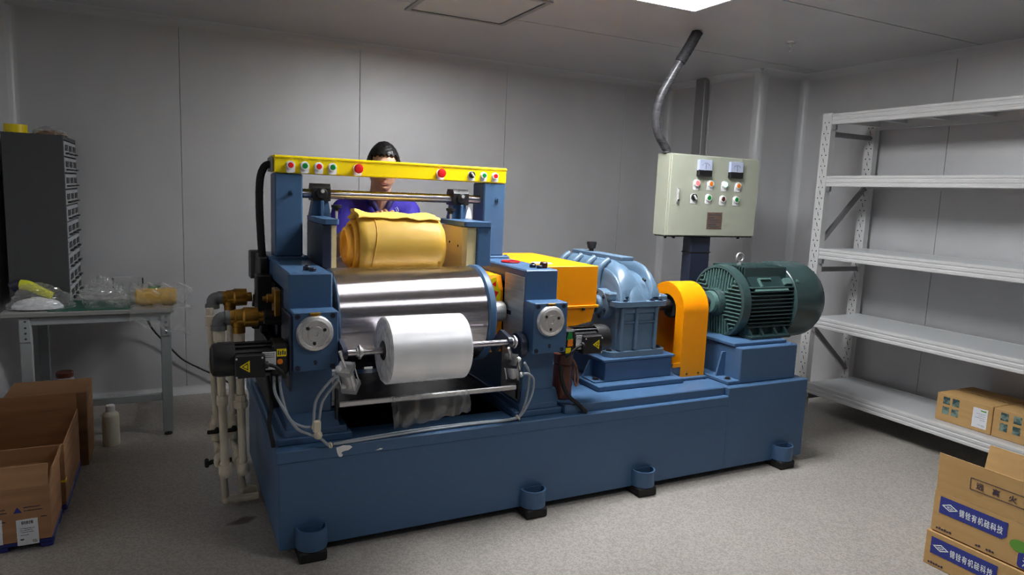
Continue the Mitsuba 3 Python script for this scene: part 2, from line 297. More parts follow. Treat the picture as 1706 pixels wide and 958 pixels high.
def panel_wall(name, ax, pos, side, cuts, z0=0.0, z1=CEIL, thick=0.1):
    """wall across axis ax at pos; side = +1/-1 the direction the room lies in"""
    struct(name); e = 0.005
    a, b = sorted((pos - side * e, pos - side * thick)); c, d = sorted((pos, pos - side * e))
    lo, hi = cuts[0], cuts[-1]
    own(name, box(a, b, lo, hi, z0, z1, 0) if ax == 'x' else box(lo, hi, a, b, z0, z1, 0), 'm_joint', False)
    for u, v in zip(cuts, cuts[1:]):
        g = 0.0016
        part(name, 'panel', box(c, d, u + g, v - g, z0, z1, 0.0015) if ax == 'x' else box(u + g, v - g, c, d, z0, z1, 0.0015), 'm_wall', False)
panel_wall('wall_back', 'y', YB, -1, [XL, 0.085, 1.303, 2.52, 3.706, CX + 0.05])
panel_wall('wall_left', 'x', XL, 1, [YF, -4.3, -3.1, -1.9, -0.7, 0.5, 1.7, 2.9, 4.1, YB])
panel_wall('wall_right', 'x', XR, -1, [YF, -4.3, -3.1, -1.9, -0.7, 0.5, 1.72, 2.92, CY + 0.05])
panel_wall('wall_front', 'y', YF, 1, [XL, 0.3, 1.5, 2.7, 3.9, XR])
panel_wall('wall_column_left', 'x', CX, -1, [CY + 0.05, 4.72, YB], thick=0.06)
panel_wall('wall_column_front', 'y', CY, -1, [CX + 0.05, XR], thick=0.06)
R = 0.05
def cove(sx, sy):
    a = np.linspace(0, PI / 2, 8)
    return [(0, 0)] + [(sx * (R - R * math.sin(t)), sy * (R - R * math.cos(t))) for t in a]
def trim(n, m): k = f'trim_{n}'; struct(k); own(k, m, 'm_cove', 40)
def shift(pts, u, v): return [(a + u, b + v) for a, b in pts]
for z, sz, n in ((CEIL, -1, 0), (0, 1, 10)):
    trim(1 + n, prism(shift(cove(-1, sz), YB, z), 'x', XL, CX))
    trim(2 + n, prism(shift(cove(-1, sz), XR, z), 'y', YF, CY))
    trim(3 + n, prism(shift(cove(1, sz), XL, z), 'y', YF, YB))
    trim(4 + n, prism(shift(cove(-1, sz), CX, z), 'y', CY, YB))
    trim(5 + n, prism(shift(cove(-1, sz), CY, z), 'x', CX, XR))
trim(6, prism(shift(cove(1, -1), XL, YB), 'z', R, CEIL - R))
trim(7, prism(shift(cove(-1, -1), CX, YB), 'z', R, CEIL - R))
trim(8, prism(shift(cove(-1, -1), XR, CY), 'z', R, CEIL - R))
trim(9, cyl((CX + 0.05, CY + 0.05, 0), (CX + 0.05, CY + 0.05, CEIL), 0.056, 40))
struct('trim_16'); own('trim_16', prism(rrect(CX - 0.055, CX, 4.74, 4.86, 0.012), 'z', 0.0, CEIL - 0.005), 'm_galv', 30)
for i, (x0, x1, y0, y1) in enumerate(LAMPS):
    t = thing('ceiling_light', ['flush white LED panel lamp in the ceiling above the machine', 'flush white LED panel lamp in the ceiling at the near end of the room'][i], 'ceiling light')
    part(t, 'diffuser', box(x0 + .012, x1 - .012, y0 + .012, y1 - .012, CEIL - 0.004, CEIL + 0.004, 0), 'm_white', False, emitter={'type': 'area', 'radiance': {'type': 'rgb', 'value': [LAMP[i] * 0.98, LAMP[i] * 1.0, LAMP[i] * 1.01]}})
    part(t, 'frame', prism(sg.box(x0, y0, x1, y1).difference(sg.box(x0 + .012, y0 + .012, x1 - .012, y1 - .012)), 'z', CEIL - 0.008, CEIL + 0.006), 'm_white', False)
t = thing('sprinkler', 'small chrome fire sprinkler head hanging from the grey ceiling', 'sprinkler')
part(t, 'escutcheon', lathe([(0, 0), (.035, 0), (.03, -.008), (0, -.008)], (3.675, 3.389, CEIL)), 'm_bright')
part(t, 'stem', cyl((3.675, 3.389, CEIL - .006), (3.675, 3.389, CEIL - .035), .009, 12), 'm_bright')
part(t, 'frame_arms', cat(*[tube([(3.675 + s * .006, 3.389, CEIL - .03), (3.675 + s * .016, 3.389, CEIL - .045), (3.675 + s * .004, 3.389, CEIL - .062)], .003, 6, 4) for s in (-1, 1)]), 'm_bright')
part(t, 'deflector', cyl((3.675, 3.389, CEIL - .060), (3.675, 3.389, CEIL - .064), .018, 16), 'm_bright')
# ---------------------------------------------------------------- the two roll mill
mill = thing('two_roll_mill', 'dark blue two-roll mill with yellow control bar, chrome roll and long floor base', 'machine')
X0, X1, YF0, YB0 = 0.365, 3.33, 2.711, 3.85
def diff(a, *bs):
    M = m3.Manifold(m3.Mesh(np.asarray(a.vertices, np.float32), np.asarray(a.faces, np.uint32)))
    for b in bs: M = M - m3.Manifold(m3.Mesh(np.asarray(b.vertices, np.float32), np.asarray(b.faces, np.uint32)))
    return to_tm(M)
base = part(mill, 'base', diff(box(X0, 2.72, YF0, YB0, 0.035, 0.44, .004), box(.67, 1.43, 2.89, 3.70, .22, .6, 0)), 'm_blue', False)
part(base, 'rim', diff(box(X0 - .012, 2.716, YF0 - .006, YB0 + .006, 0.402, 0.455, .005), box(.67, 1.43, 2.89, 3.70, .22, .6, 0)), 'm_blue', False)
part(base, 'pit_lining', diff(box(.66, 1.44, 2.885, 3.70, .215, .449, 0), box(.672, 1.428, 2.892, 3.69, .222, .6, 0)), 'm_black', False)
part(base, 'motor_stand', box(2.714, X1, YF0, YB0, .035, .50, .005), 'm_blue', False)
part(base, 'top_plate', box(1.69, 2.712, 2.735, YB0, .44, .50, .005), 'm_blue', False)
part(base, 'paint_chip', prism([(.588, .446), (.592, .424), (.600, .406), (.612, .404), (.616, .414), (.608, .420), (.618, .426), (.640, .430), (.655, .440), (.644, .449), (.615, .452)], 'y', YF0 - .0068, YF0 - .0055), 'm_white', False)
part(base, 'paint_chip', prism([(.752, .413), (.770, .419), (.784, .418), (.778, .413)], 'y', YF0 - .0068, YF0 - .0055), 'm_white', False)
for x in (.49, 1.512, 2.155, 3.15):                                        # levelling feet along the front
    arc = [(.062 * math.cos(a), -.062 * math.sin(a) * 1.02) for a in np.linspace(0, PI, 18)]
    pg = sg.Polygon([(x + .062, YF0 + .002)] + [(x + a, YF0 - .012 + b) for a, b in arc] + [(x - .062, YF0 + .002)])
    inn = sg.Polygon([(x + .054, YF0 - .003)] + [(x + a * .87, YF0 - .012 + b * .87) for a, b in arc] + [(x - .054, YF0 - .003)])
    f = part(base, 'foot_sleeve', prism(pg.difference(inn), 'z', .046, .128), 'm_blue', 40)
    part(base, 'foot_core', prism(inn.buffer(-.001), 'z', .046, .06), 'm_black', 40)
    part(base, 'rubber_pad', box(x - .058, x + .052, 2.640, 2.80, 0.0, .045, .006), 'm_rubber', False)
# bearing frames
for x0, x1, fx0, fx1 in ((.416, .590, .368, .668), (1.476, 1.650, 1.432, 1.688)):
    prof = sg.Polygon([(2.80, .50), (2.80, 1.15), (3.74, 1.15), (3.74, .50)]).difference(sg.Polygon([(2.93, .72), (2.93, 1.07), (3.64, 1.07), (3.64, .72)]))
    fr = part(mill, 'bearing_frame', cat(prism(prof, 'x', x0 + .004, x1 - .004), box(x0, x1, 2.797, 2.93, .50, 1.153, .006), box(x0, x1, 3.60, 3.745, .50, 1.153, .006), box(x0, x1, 2.797, 3.745, 1.075, 1.153, .006)), 'm_blue', False)
    part(fr, 'foot_flange', box(fx0, fx1, 2.762, 3.79, .455, .485, .004), 'm_blue', False)
    part(fr, 'upper_flange', box(fx0 + .028, fx1 - .02, 2.775, 3.78, .483, .513, .004), 'm_blue', False)
    part(fr, 'toe', hullpts([(x0 - .01, 2.78, .513), (x1 + .028, 2.78, .513), (x0 - .01, 2.81, .513), (x1 + .028, 2.81, .513), (x0 - .002, 2.79, .575), (x1 + .012, 2.79, .575), (x0, 2.81, .58), (x1 + .012, 2.81, .58)]), 'm_blue', False)
    for y in (3.02, 3.45):
        c = part(fr, 'bearing_chock', box(x0 + .02, x1 - .02, y - .13, y + .13, .74, 1.05, .008), 'm_navy', False)
    # nip adjuster block with its dial
    ad = part(mill, 'nip_adjuster', box(x0 + .002, x1 + .004, 2.70, 2.802, .775, 1.012, .004), 'm_blue', False)
    part(ad, 'dial', lathe([(0, -.002), (.070, -.002), (.072, .006), (.066, .019), (.054, .023), (.051, .019), (.031, .019), (.029, .023), (.010, .023), (.009, .018), (0, .018)], (x0 + .085, 2.70, .928), (0, -1, 0), 56), 'm_bright', 25)
    for k in range(3):
        a = 0.4 + k * 2 * PI / 3
        part(ad, 'dial_hole', cyl((x0 + .085 + .038 * math.cos(a), 2.683, .928 + .038 * math.sin(a)), (x0 + .085 + .038 * math.cos(a), 2.680, .928 + .038 * math.sin(a)), .0068, 14), 'm_black')
    for dx in (.02, .155):
        for z in (.79, .995): part(ad, 'cap_screw', cat(ring((x0 + dx, 2.70, z), (x0 + dx, 2.697, z), .010, .005, 14), cyl((x0 + dx, 2.702, z), (x0 + dx, 2.699, z), .0095, 12)), 'm_navy')
    part(ad, 'keyhole', cat(cyl((x0 + .088, 2.7005, .812), (x0 + .088, 2.698, .812), .007, 12), box(x0 + .083, x0 + .093, 2.698, 2.701, .80, .812, 0)), 'm_navy', False)
    part(ad, 'dial_pointer', cat(box(x0 + .066, x0 + .106, 2.69, 2.70, 1.0, 1.010, .002), prism([(x0 + .078, 1.0), (x0 + .094, 1.0), (x0 + .086, .988)], 'y', 2.688, 2.70)), 'm_brass', False)
    part(fr, 'oil_plug', cat(cyl((x0 + .09, 2.90, 1.152), (x0 + .09, 2.90, 1.170), .016, 12, .003), cyl((x0 + .105, 2.86, 1.152), (x0 + .105, 2.86, 1.168), .015, 12, .003), cyl((x0 + .09, 2.90, 1.17), (x0 + .09, 2.90, 1.176), .008, 8)), 'm_navy')
part(mill, 'side_cover', box(1.470, 1.4755, 2.803, 3.004, .52, 1.120, .001), 'm_stainless', False, label='brushed stainless cover on the inner face of the right frame')
for y in (3.00, 2.925): part(mill, 'cover_slot', box(1.4685, 1.4705, y, y + .042, .92, .940, 0), 'm_black', False)
part(mill, 'frame_boss', cyl((1.44, 2.80, .80), (1.478, 2.80, .80), .062, 28, .006), 'm_navy')
# rolls
def roll(y, mat_, name):
    m, uv = drum(.222, .620, 1.284, y, .926)
    r = part(mill, name, m, mat_, True, uv=uv)
    part(r, 'roll_end', lathe([(0, .60), (.05, .60), (.05, .615), (.216, .615), (.2219, .6205), (.2219, .6208), (.05, .6208), (.05, 1.284), (.2219, 1.284), (.216, 1.287), (.05, 1.287), (.05, 1.46), (0, 1.46)], (0, y, .926), (1, 0, 0), 72), 'm_bright', 25)
    part(r, 'end_flange', lathe([(.05, 1.288), (.222, 1.288), (.230, 1.296), (.230, 1.320), (.222, 1.328), (.05, 1.328)], (0, y, .926), (1, 0, 0), 72), 'm_blue', 30)
    return r
roll(3.00, 'm_chrome', 'chrome_roll'); roll(3.453, 'm_chrome', 'chrome_roll')
gg = part(mill, 'roll_gear_guard', prism([(3.012, .72), (3.012, 1.03), (3.04, 1.10), (3.42, 1.10), (3.5, 1.0), (3.5, .72)], 'x', 1.385, 1.466), 'm_orange', False)
part(gg, 'warning_label', prism([(1.392, 1.085), (1.425, 1.095), (1.438, 1.05), (1.455, 1.02), (1.45, .975), (1.40, .985)], 'y', 3.0095, 3.0125), 'm_yellow', False)
part(gg, 'warning_print', cat(prism([(1.404, 1.06), (1.424, 1.075), (1.426, 1.045)], 'y', 3.008, 3.0097), prism([(1.412, 1.03), (1.44, 1.02), (1.425, .992)], 'y', 3.008, 3.0097)), 'm_red', False)
# drip tray under the rolls with its bright front lip
part(mill, 'drip_tray', prism([(2.80, .585), (2.80, .592), (3.10, .50), (3.60, .50), (3.60, .493), (3.09, .493)], 'x', .612, 1.452), 'm_black', False)
part(mill, 'tray_lip', box(.614, 1.445, 2.778, 2.790, .588, .612, .004), 'm_bright', False)
for x in (.600, 1.448): part(mill, 'tray_bracket', box(x, x + .012, 2.772, 2.80, .54, .67, .003), 'm_black', False)
# posts, bridge bar and buttons
for x0 in (.440, 1.497):
    p = part(mill, 'post', box(x0, x0 + .125, 3.35, 3.50, 1.165, 1.552, .006), 'm_blue', False)
    part(p, 'foot_plate', box(x0 - .028, x0 + .150, 3.32, 3.53, 1.150, 1.166, .003), 'm_blue', False)
    for dx in (-.012, .134): part(p, 'foot_bolt', bolt((x0 + dx, 3.335, 1.165), (0, 0, 1)), 'm_blue')
    part(p, 'clamp_bolt', cat(cyl((x0 + .078, 3.35, 1.468), (x0 + .078, 3.33, 1.468), .007, 10), cyl((x0 + .078, 3.349, 1.468), (x0 + .078, 3.343, 1.468), .013, 6)), 'm_blue')
part(mill, 'bar_end_cap', box(.4265, .4335, 3.352, 3.495, 1.557, 1.624, .002), 'm_galv', False)
bar = part(mill, 'control_bar', cat(box(.436, 1.622, 3.345, 3.50, 1.554, 1.626, .004), box(.434, 1.625, 3.340, 3.505, 1.618, 1.634, .006)), 'm_yellow', False)
def button(par, x, y, z, kind, s=1.0, nx=0.0):
    """round push button on a white legend plate, facing -Y"""
    part(par, 'legend_plate', prism(rrect(x - .020 * s, x + .020 * s, z - .034 * s, z + .014 * s, .008).union(sg.Point(x, z).buffer(.021 * s)), 'y', y - .003, y + .001), 'm_white', False)
    if kind == 'stop':
        part(par, 'emergency_stop', lathe([(0, 0), (.010, 0), (.010, .012), (.021, .016), (.0225, .024), (.018, .031), (0, .034)], (x, y - .002, z), (0, -1, 0), 28), 'm_red', 40); return
    part(par, 'button_bezel', ring((x, y - .002, z), (x, y - .015, z), .0175 * s, .013 * s, 28), 'm_white' if kind != 'select' else 'm_black')
    if kind == 'select':
        part(par, 'selector_knob', cyl((x, y - .002, z), (x, y - .016, z), .0135 * s, 24), 'm_black')
        part(par, 'selector_lever', place(box(-.004 * s, .004 * s, -.014 * s, .014 * s, 0, .012, .002), (x, y - .015, z), (.8, 0, .6), (-.6, 0, .8)), 'm_white', False)
    else:
        part(par, 'push_button', cyl((x, y - .002, z), (x, y - .017, z), .0128 * s, 24, .002), kind, 30)
for x, k in ((.509, 'm_red'), (.573, 'm_green_cap'), (.637, 'm_red'), (.701, 'm_green_cap'), (.821, 'stop'), (1.245, 'stop'), (1.418, 'select'), (1.487, 'm_green_cap'), (1.553, 'm_red')):
    button(bar, x, 3.345, 1.590, k, 1.0 if x < 1.3 else .92)
# guide rod, clamps, cheek plates
m, uv = drum(.0225, .564, 1.498, 3.415, 1.462, 40)
part(mill, 'guide_rod', m, 'm_chrome', True, uv=uv)
for s, cx in ((1, .655), (-1, 1.372)):
    cl = part(mill, 'rod_clamp', cat(prism([(3.36, 1.430), (3.36, 1.49), (3.375, 1.512), (3.455, 1.512), (3.47, 1.49), (3.47, 1.430)], 'x', cx - .042, cx + .042), cyl((cx, 3.36, 1.465), (cx, 3.345, 1.465), .026, 20, .004)), 'm_black', 20)
    part(cl, 'clamp_screw', cyl((cx, 3.346, 1.476), (cx, 3.335, 1.476), .009, 10), 'm_bright')
    part(mill, 'clamp_neck', cat(prism([(cx - .05, 1.345), (cx + .05, 1.345), (cx + .035, 1.432), (cx - .035, 1.432)], 'y', 3.38, 3.45), box(cx - .008, cx + .008, 3.345, 3.46, 1.345, 1.432, .003)), 'm_blue', False)
    kn = part(mill, 'adjusting_screw', cyl((cx + s * .065, 3.34, 1.33), (cx + s * .065, 3.34, 1.41), .0065, 12), 'm_bright')
    part(kn, 'knob', lathe([(0, 0), (.012, 0), (.013, .012), (.024, .016), (.024, .028), (0, .030)], (cx + s * .065, 3.34, 1.385), (0, 0, 1), 16), 'm_black', 30)
    bx0, bx1 = (.600, .640) if s > 0 else (1.342, 1.415)
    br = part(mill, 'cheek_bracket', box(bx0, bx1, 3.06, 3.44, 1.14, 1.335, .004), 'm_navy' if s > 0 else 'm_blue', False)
    part(br, 'bracket_top', prism(rrect(min(bx0, bx0 + (0 if s > 0 else -.075)), max(bx1, bx1 + (.032 if s > 0 else 0)), 3.05, 3.45, .014), 'z', 1.335, 1.358), 'm_blue', False)
    cx0, cx1 = (.631, .664) if s > 0 else (1.278, 1.340)
    rr_ = .2225
    bot = [(y, .926 + math.sqrt(max(rr_ ** 2 - (y - (3.0 if y < 3.2265 else 3.453)) ** 2, 0))) for y in np.linspace(3.075, 3.38, 25)]
    ch = prism([(3.075, 1.33), (3.38, 1.33)] + bot[::-1], 'x', cx0, cx1)
    if s < 0:
        ch = diff(ch, prism([(1.250, 3.06), (1.300, 3.06), (1.270, 3.115), (1.250, 3.115)], 'z', 1.0, 1.4))
    c = part(mill, 'cheek_plate', ch, 'm_cream', False)
    if s < 0:
        for y, z in ((3.27, 1.245), (3.155, 1.235)): part(c, 'screw_hole', cyl((cx0 - .0006, y, z), (cx0 + .001, y, z), .007, 12), 'm_black')
part(mill, 'paper_tag', prism([(1.392, 1.362), (1.428, 1.362), (1.424, 1.40), (1.410, 1.425), (1.398, 1.395)], 'y', 3.345, 3.347), 'm_paper', False)
# wind-up arms and cylinders
for x, s in ((.596, 1), (1.318, -1)):
    part(mill, 'swing_arm', prism(sg.LineString([(2.648, .853), (2.72, .868), (2.79, .80)]).buffer(.026).difference(sg.Point(2.648, .853).buffer(.0155)), 'x', x, x + .018), 'm_navy', False)
def pneumatic(p0, p1, tag):
    p0, p1 = np.array(p0, float), np.array(p1, float); d = (p1 - p0) / np.linalg.norm(p1 - p0); u, v, _ = frame_of(d); L = np.linalg.norm(p1 - p0)
    k = part(mill, 'air_cylinder', cat(cyl(p0, p1, .026, 28), cyl(p0 - d * .10, p0, .006, 12)), 'm_bright')
    part(k, 'end_cap', cat(*[hullpts([q + a * u * .031 + b * v * .031 + e * d * .012 for a in (-1, 1) for b in (-1, 1) for e in (-1, 1)]) for q in (p0, p1)]), 'm_black' if tag else 'm_bright', False)
    for a, b in ((1, 1), (1, -1), (-1, 1), (-1, -1)): part(k, 'tie_rod', cyl(p0 + a * u * .026 + b * v * .026, p1 + a * u * .026 + b * v * .026, .003, 8), 'm_bright')
    part(k, 'fitting', cat(*[sphere(q - v * .0 + np.array([.03 if tag else -.03, -.012, .008]), .013, sub=1) for q in (p0, p1)]), 'm_white')
pneumatic((1.345, 2.655, .765), (1.395, 2.72, .675), True)
pneumatic((.612, 2.655, .785), (.645, 2.70, .700), False)
# gear cover between frame and reducer
gc = part(mill, 'gear_cover', box(1.652, 1.978, 2.95, 3.67, .945, 1.150, .003), 'm_orange', False)
part(gc, 'lip', box(1.652, 1.988, 2.94, 3.68, .935, .948, .002), 'm_orange', False)
part(gc, 'lower_cover', hullpts([(1.652, 2.955, .936), (1.975, 2.955, .936), (1.975, 3.66, .936), (1.652, 3.66, .936), (1.652, 2.955, .80), (1.955, 2.955, .86), (1.955, 3.66, .80), (1.652, 3.66, .80)]), 'm_orange', False)
part(gc, 'cover_latch', box(1.89, 1.905, 2.938, 2.95, .922, .936, .002), 'm_black', False)
# gearing behind the left frame (seen in shade)
part(mill, 'brass_cock', cat(cyl((.36, 3.02, 1.02), (.40, 3.02, 1.02), .020, 16, .003), cyl((.345, 3.02, 1.02), (.36, 3.02, 1.02), .011, 6)), 'm_brass')
part(mill, 'manifold_block', box(.385, .412, 2.96, 3.05, .95, 1.065, .004), 'm_brass', False)
part(mill, 'nip_motor_bracket', box(.404, .4155, 2.70, 2.90, .70, 1.0, .004), 'm_navy', False)
part(mill, 'connection_box', box(.352, .410, 3.60, 3.66, 1.03, 1.170, .006), 'm_iron', False)
part(mill, 'rear_bracket', cat(box(.345, .412, 3.25, 3.34, .86, 1.09, .006), box(.372, .41, 3.36, 3.60, .80, 1.16, .006)), 'm_black', False)
part(mill, 'rear_stand', cat(box(.38, .42, 3.10, 3.70, .50, .80, .004)), 'm_black', False)
for y in (3.0, 3.453): part(mill, 'drive_shaft', cyl((.350, y, .945), (.43, y, .935), .03, 20), 'm_black')
# air hoses tied to the machine
HO = [[(.352, 2.73, .759), (.352, 2.70, .70), (.388, 2.675, .625), (.43, 2.675, .555), (.478, 2.69, .522), (.52, 2.69, .50), (.555, 2.69, .464)],
      [(.372, 2.73, .759), (.374, 2.70, .70), (.40, 2.68, .60), (.455, 2.69, .555), (.50, 2.70, .548)],
      [(.580, 2.64, .765), (.548, 2.65, .74), (.503, 2.68, .66), (.496, 2.70, .555)],
      [(.582, 2.64, .748), (.562, 2.66, .715), (.530, 2.69, .65), (.518, 2.71, .56)],
      [(.575, 2.71, .462), (.70, 2.725, .464), (.95, 2.75, .464), (1.20, 2.75, .464), (1.40, 2.74, .464), (1.452, 2.735, .490), (1.48, 2.74, .57), (1.475, 2.72, .68), (1.428, 2.68, .745)],
      [(.575, 2.705, .462), (.70, 2.712, .462), (.95, 2.728, .463), (1.20, 2.735, .463), (1.38, 2.73, .463), (1.445, 2.72, .487), (1.495, 2.725, .57), (1.495, 2.71, .65), (1.452, 2.68, .69), (1.412, 2.66, .70)]]
for P in HO: part(mill, 'air_hose', tube(P, .0058, 8, 8), 'm_hose', 60)
part(mill, 'hose_tee', cat(box(.492, .522, 2.675, 2.70, .528, .575, .004), box(.488, .508, 2.68, 2.70, .54, .56, .003), sphere((.512, 2.685, .515), .018, sub=1)), 'm_pvc')
part(mill, 'cable_tie', cat(ring((.560, 2.695, .463), (.566, 2.697, .463), .013, .009, 12), ring((1.428, 2.728, .470), (1.434, 2.728, .474), .014, .010, 12)), 'm_pvc')
part(mill, 'power_conduit', tube([(.436, 3.42, 1.592), (.405, 3.42, 1.580), (.384, 3.42, 1.52), (.380, 3.42, 1.40), (.386, 3.42, 1.24), (.394, 3.42, 1.10), (.384, 3.40, 1.03), (.37, 3.36, .95), (.345, 3.30, .84)], .0175, 14, 8), 'm_rubber', 60)
part(mill, 'power_cable', tube([(1.655, 2.74, .70), (1.665, 2.735, .62), (1.70, 2.73, .55), (1.745, 2.728, .512), (1.80, 2.715, .462)], .010, 10), 'm_rubber', 60)
part(mill, 'power_cable', tube([(.345, 2.88, .72), (.352, 2.82, .62), (.340, 2.79, .55), (.352, 2.76, .458)], .008, 10), 'm_rubber', 60)
# ---------------------------------------------------------------- things carried by the mill
# film roll on its shaft
fr = thing('film_roll', 'large glossy roll of clear plastic film on the shaft before the chrome roll', 'film roll')
FX0, FX1, FY, FZ, FR = .762, 1.100, 2.648, .853, .137
m, uv = drum(FR, FX0 + .004, FX1 - .004, FY, FZ)
part(fr, 'film', m, 'm_film', True, uv=uv)
part(fr, 'film_ends', lathe([(.040, FX0), (FR - .004, FX0), (FR, FX0 + .004), (FR - .02, FX0 + .0041), (FR - .02, FX1 - .0041), (FR, FX1 - .004), (FR - .004, FX1), (.040, FX1)], (0, FY, FZ), (1, 0, 0), 96), 'm_film_edge', 30)
for k in range(7): r = .052 + k * .0125; part(fr, 'wound_edge', ring((FX0 - .0012 - .0008 * (k % 2), FY, FZ), (FX0 + .002, FY, FZ), r + .005, r - .005, 64), 'm_film_edge')
part(fr, 'core', lathe([(.012, FX0 - .006), (.034, FX0 - .006), (.040, FX0 - .002), (.040, FX1 + .004), (.012, FX1 + .004)], (0, FY, FZ), (1, 0, 0), 36), 'm_black', 30)
m, uv = drum(.0135, .592, 1.366, FY, FZ, 32)
part(fr, 'shaft', m, 'm_chrome', True, uv=uv)
for x in (.665, 1.351): part(fr, 'stop_collar', lathe([(.0137, -.012), (.019, -.012), (.019, -.004), (.029, -.003), (.029, .003), (.019, .004), (.019, .012), (.0137, .012)], (x, FY, FZ), (1, 0, 0), 24), 'm_bright', 25)
sc_ = thing('film_scrap', 'crumpled clear film strip hanging from the bright tray edge below the film roll', 'plastic film')
def scrap(u, v):
    x = .832 + .36 * u + .014 * v
    w = .010 * math.sin(u * 19 + 2 * v) + .008 * math.sin(u * 53 + v * 5) * (1 if u > .75 or u < .08 else .15)
    return (x, 2.766 - .010 * v + .6 * w - .012 * math.sin(v * 3), .616 - v * (.142 - .045 * u) + .004 * math.sin(u * 31))
own(sc_, sheet(scrap, 70, 16), 'm_clear', True)
# yellow silicone roll standing in the nip
sr = thing('silicone_roll', 'thick roll of yellow silicone rubber sheet lying between the cream cheek plates', 'rubber roll')
SY, SZ, SR = 3.2265, 1.229, .150
def wob(m, amp, f):
    v = np.array(m.vertices); q = (meshkit.fbm(v * f, 3) - .5)[:, None] * amp
    c = v - np.array([0, SY, SZ]); c[:, 0] = 0; L = np.linalg.norm(c, axis=1, keepdims=True); m.vertices = v + np.where(L > .02, c / np.maximum(L, 1e-6), 0) * q; return m
def lathe_x(prof, n=72): return lathe(prof, (0, SY, SZ), (1, 0, 0), n)
def dens(prof, s=.012):
    out = []
    for (r0, h0), (r1, h1) in zip(prof, prof[1:]):
        n = max(1, int(math.hypot(r1 - r0, h1 - h0) / s)); out += [(r0 + (r1 - r0) * i / n, h0 + (h1 - h0) * i / n) for i in range(n)]
    return out + [prof[-1]]
part(sr, 'outer_layers', wob(lathe_x(dens([(.122, .80), (.136, .776), (.143, .782), (.150, .80), (.151, .90), (.150, 1.13), (.146, 1.165), (.136, 1.185), (.118, 1.198), (.09, 1.204), (0, 1.204)])), .006, 9), 'm_silicone', 60)
part(sr, 'middle_layers', wob(lathe_x(dens([(.094, .79), (.104, .757), (.112, .755), (.119, .762), (.123, .80), (.123, .83)])), .006, 10), 'm_silicone_dark', 60)
part(sr, 'inner_layers', wob(lathe_x(dens([(0, .765), (.05, .762), (.062, .738), (.075, .728), (.086, .732), (.094, .745), (.095, .80)])), .007, 12), 'm_silicone_dark', 60)
def flap(u, v, o=0):
    a = math.radians(52 + 6 * u + 74 * v + 3 * math.sin(u * 5 + .6) + 1.2 * math.sin(u * 23 + 1))
    x = .775 + .400 * u + .006 * math.sin(v * 17)
    r = SR + .004 + o + .008 * max(0, 1 - v * 4) + .004 * math.sin(u * 14 + v * 3) - .012 * max(0, u - .88) * 8
    if u < .12: r += .012 * (1 - u / .12) * math.sin(v * 3)
    return (x, SY - r * math.cos(a), SZ + r * math.sin(a))
part(sr, 'loose_flap', cat(sheet(lambda u, v: flap(u, v, .005), 60, 26), sheet(lambda u, v: flap(u, 1 - v, 0), 60, 26), sheet(lambda u, v: flap(u, 0, .005 * (1 - v)), 60, 1), sheet(lambda u, v: flap(0, u, .005 * v), 26, 1), sheet(lambda u, v: flap(1, u, .005 * (1 - v)), 26, 1)), 'm_silicone_light', 50)
part(sr, 'sheet_edge', tube([(.842 + .012 * math.sin(a * 2.2), SY - (SR + .002) * math.cos(a), SZ + (SR + .002) * math.sin(a)) for a in np.linspace(-.75, 1.2, 14)], .0022, 6, 3), 'm_silicone_dark', 60)
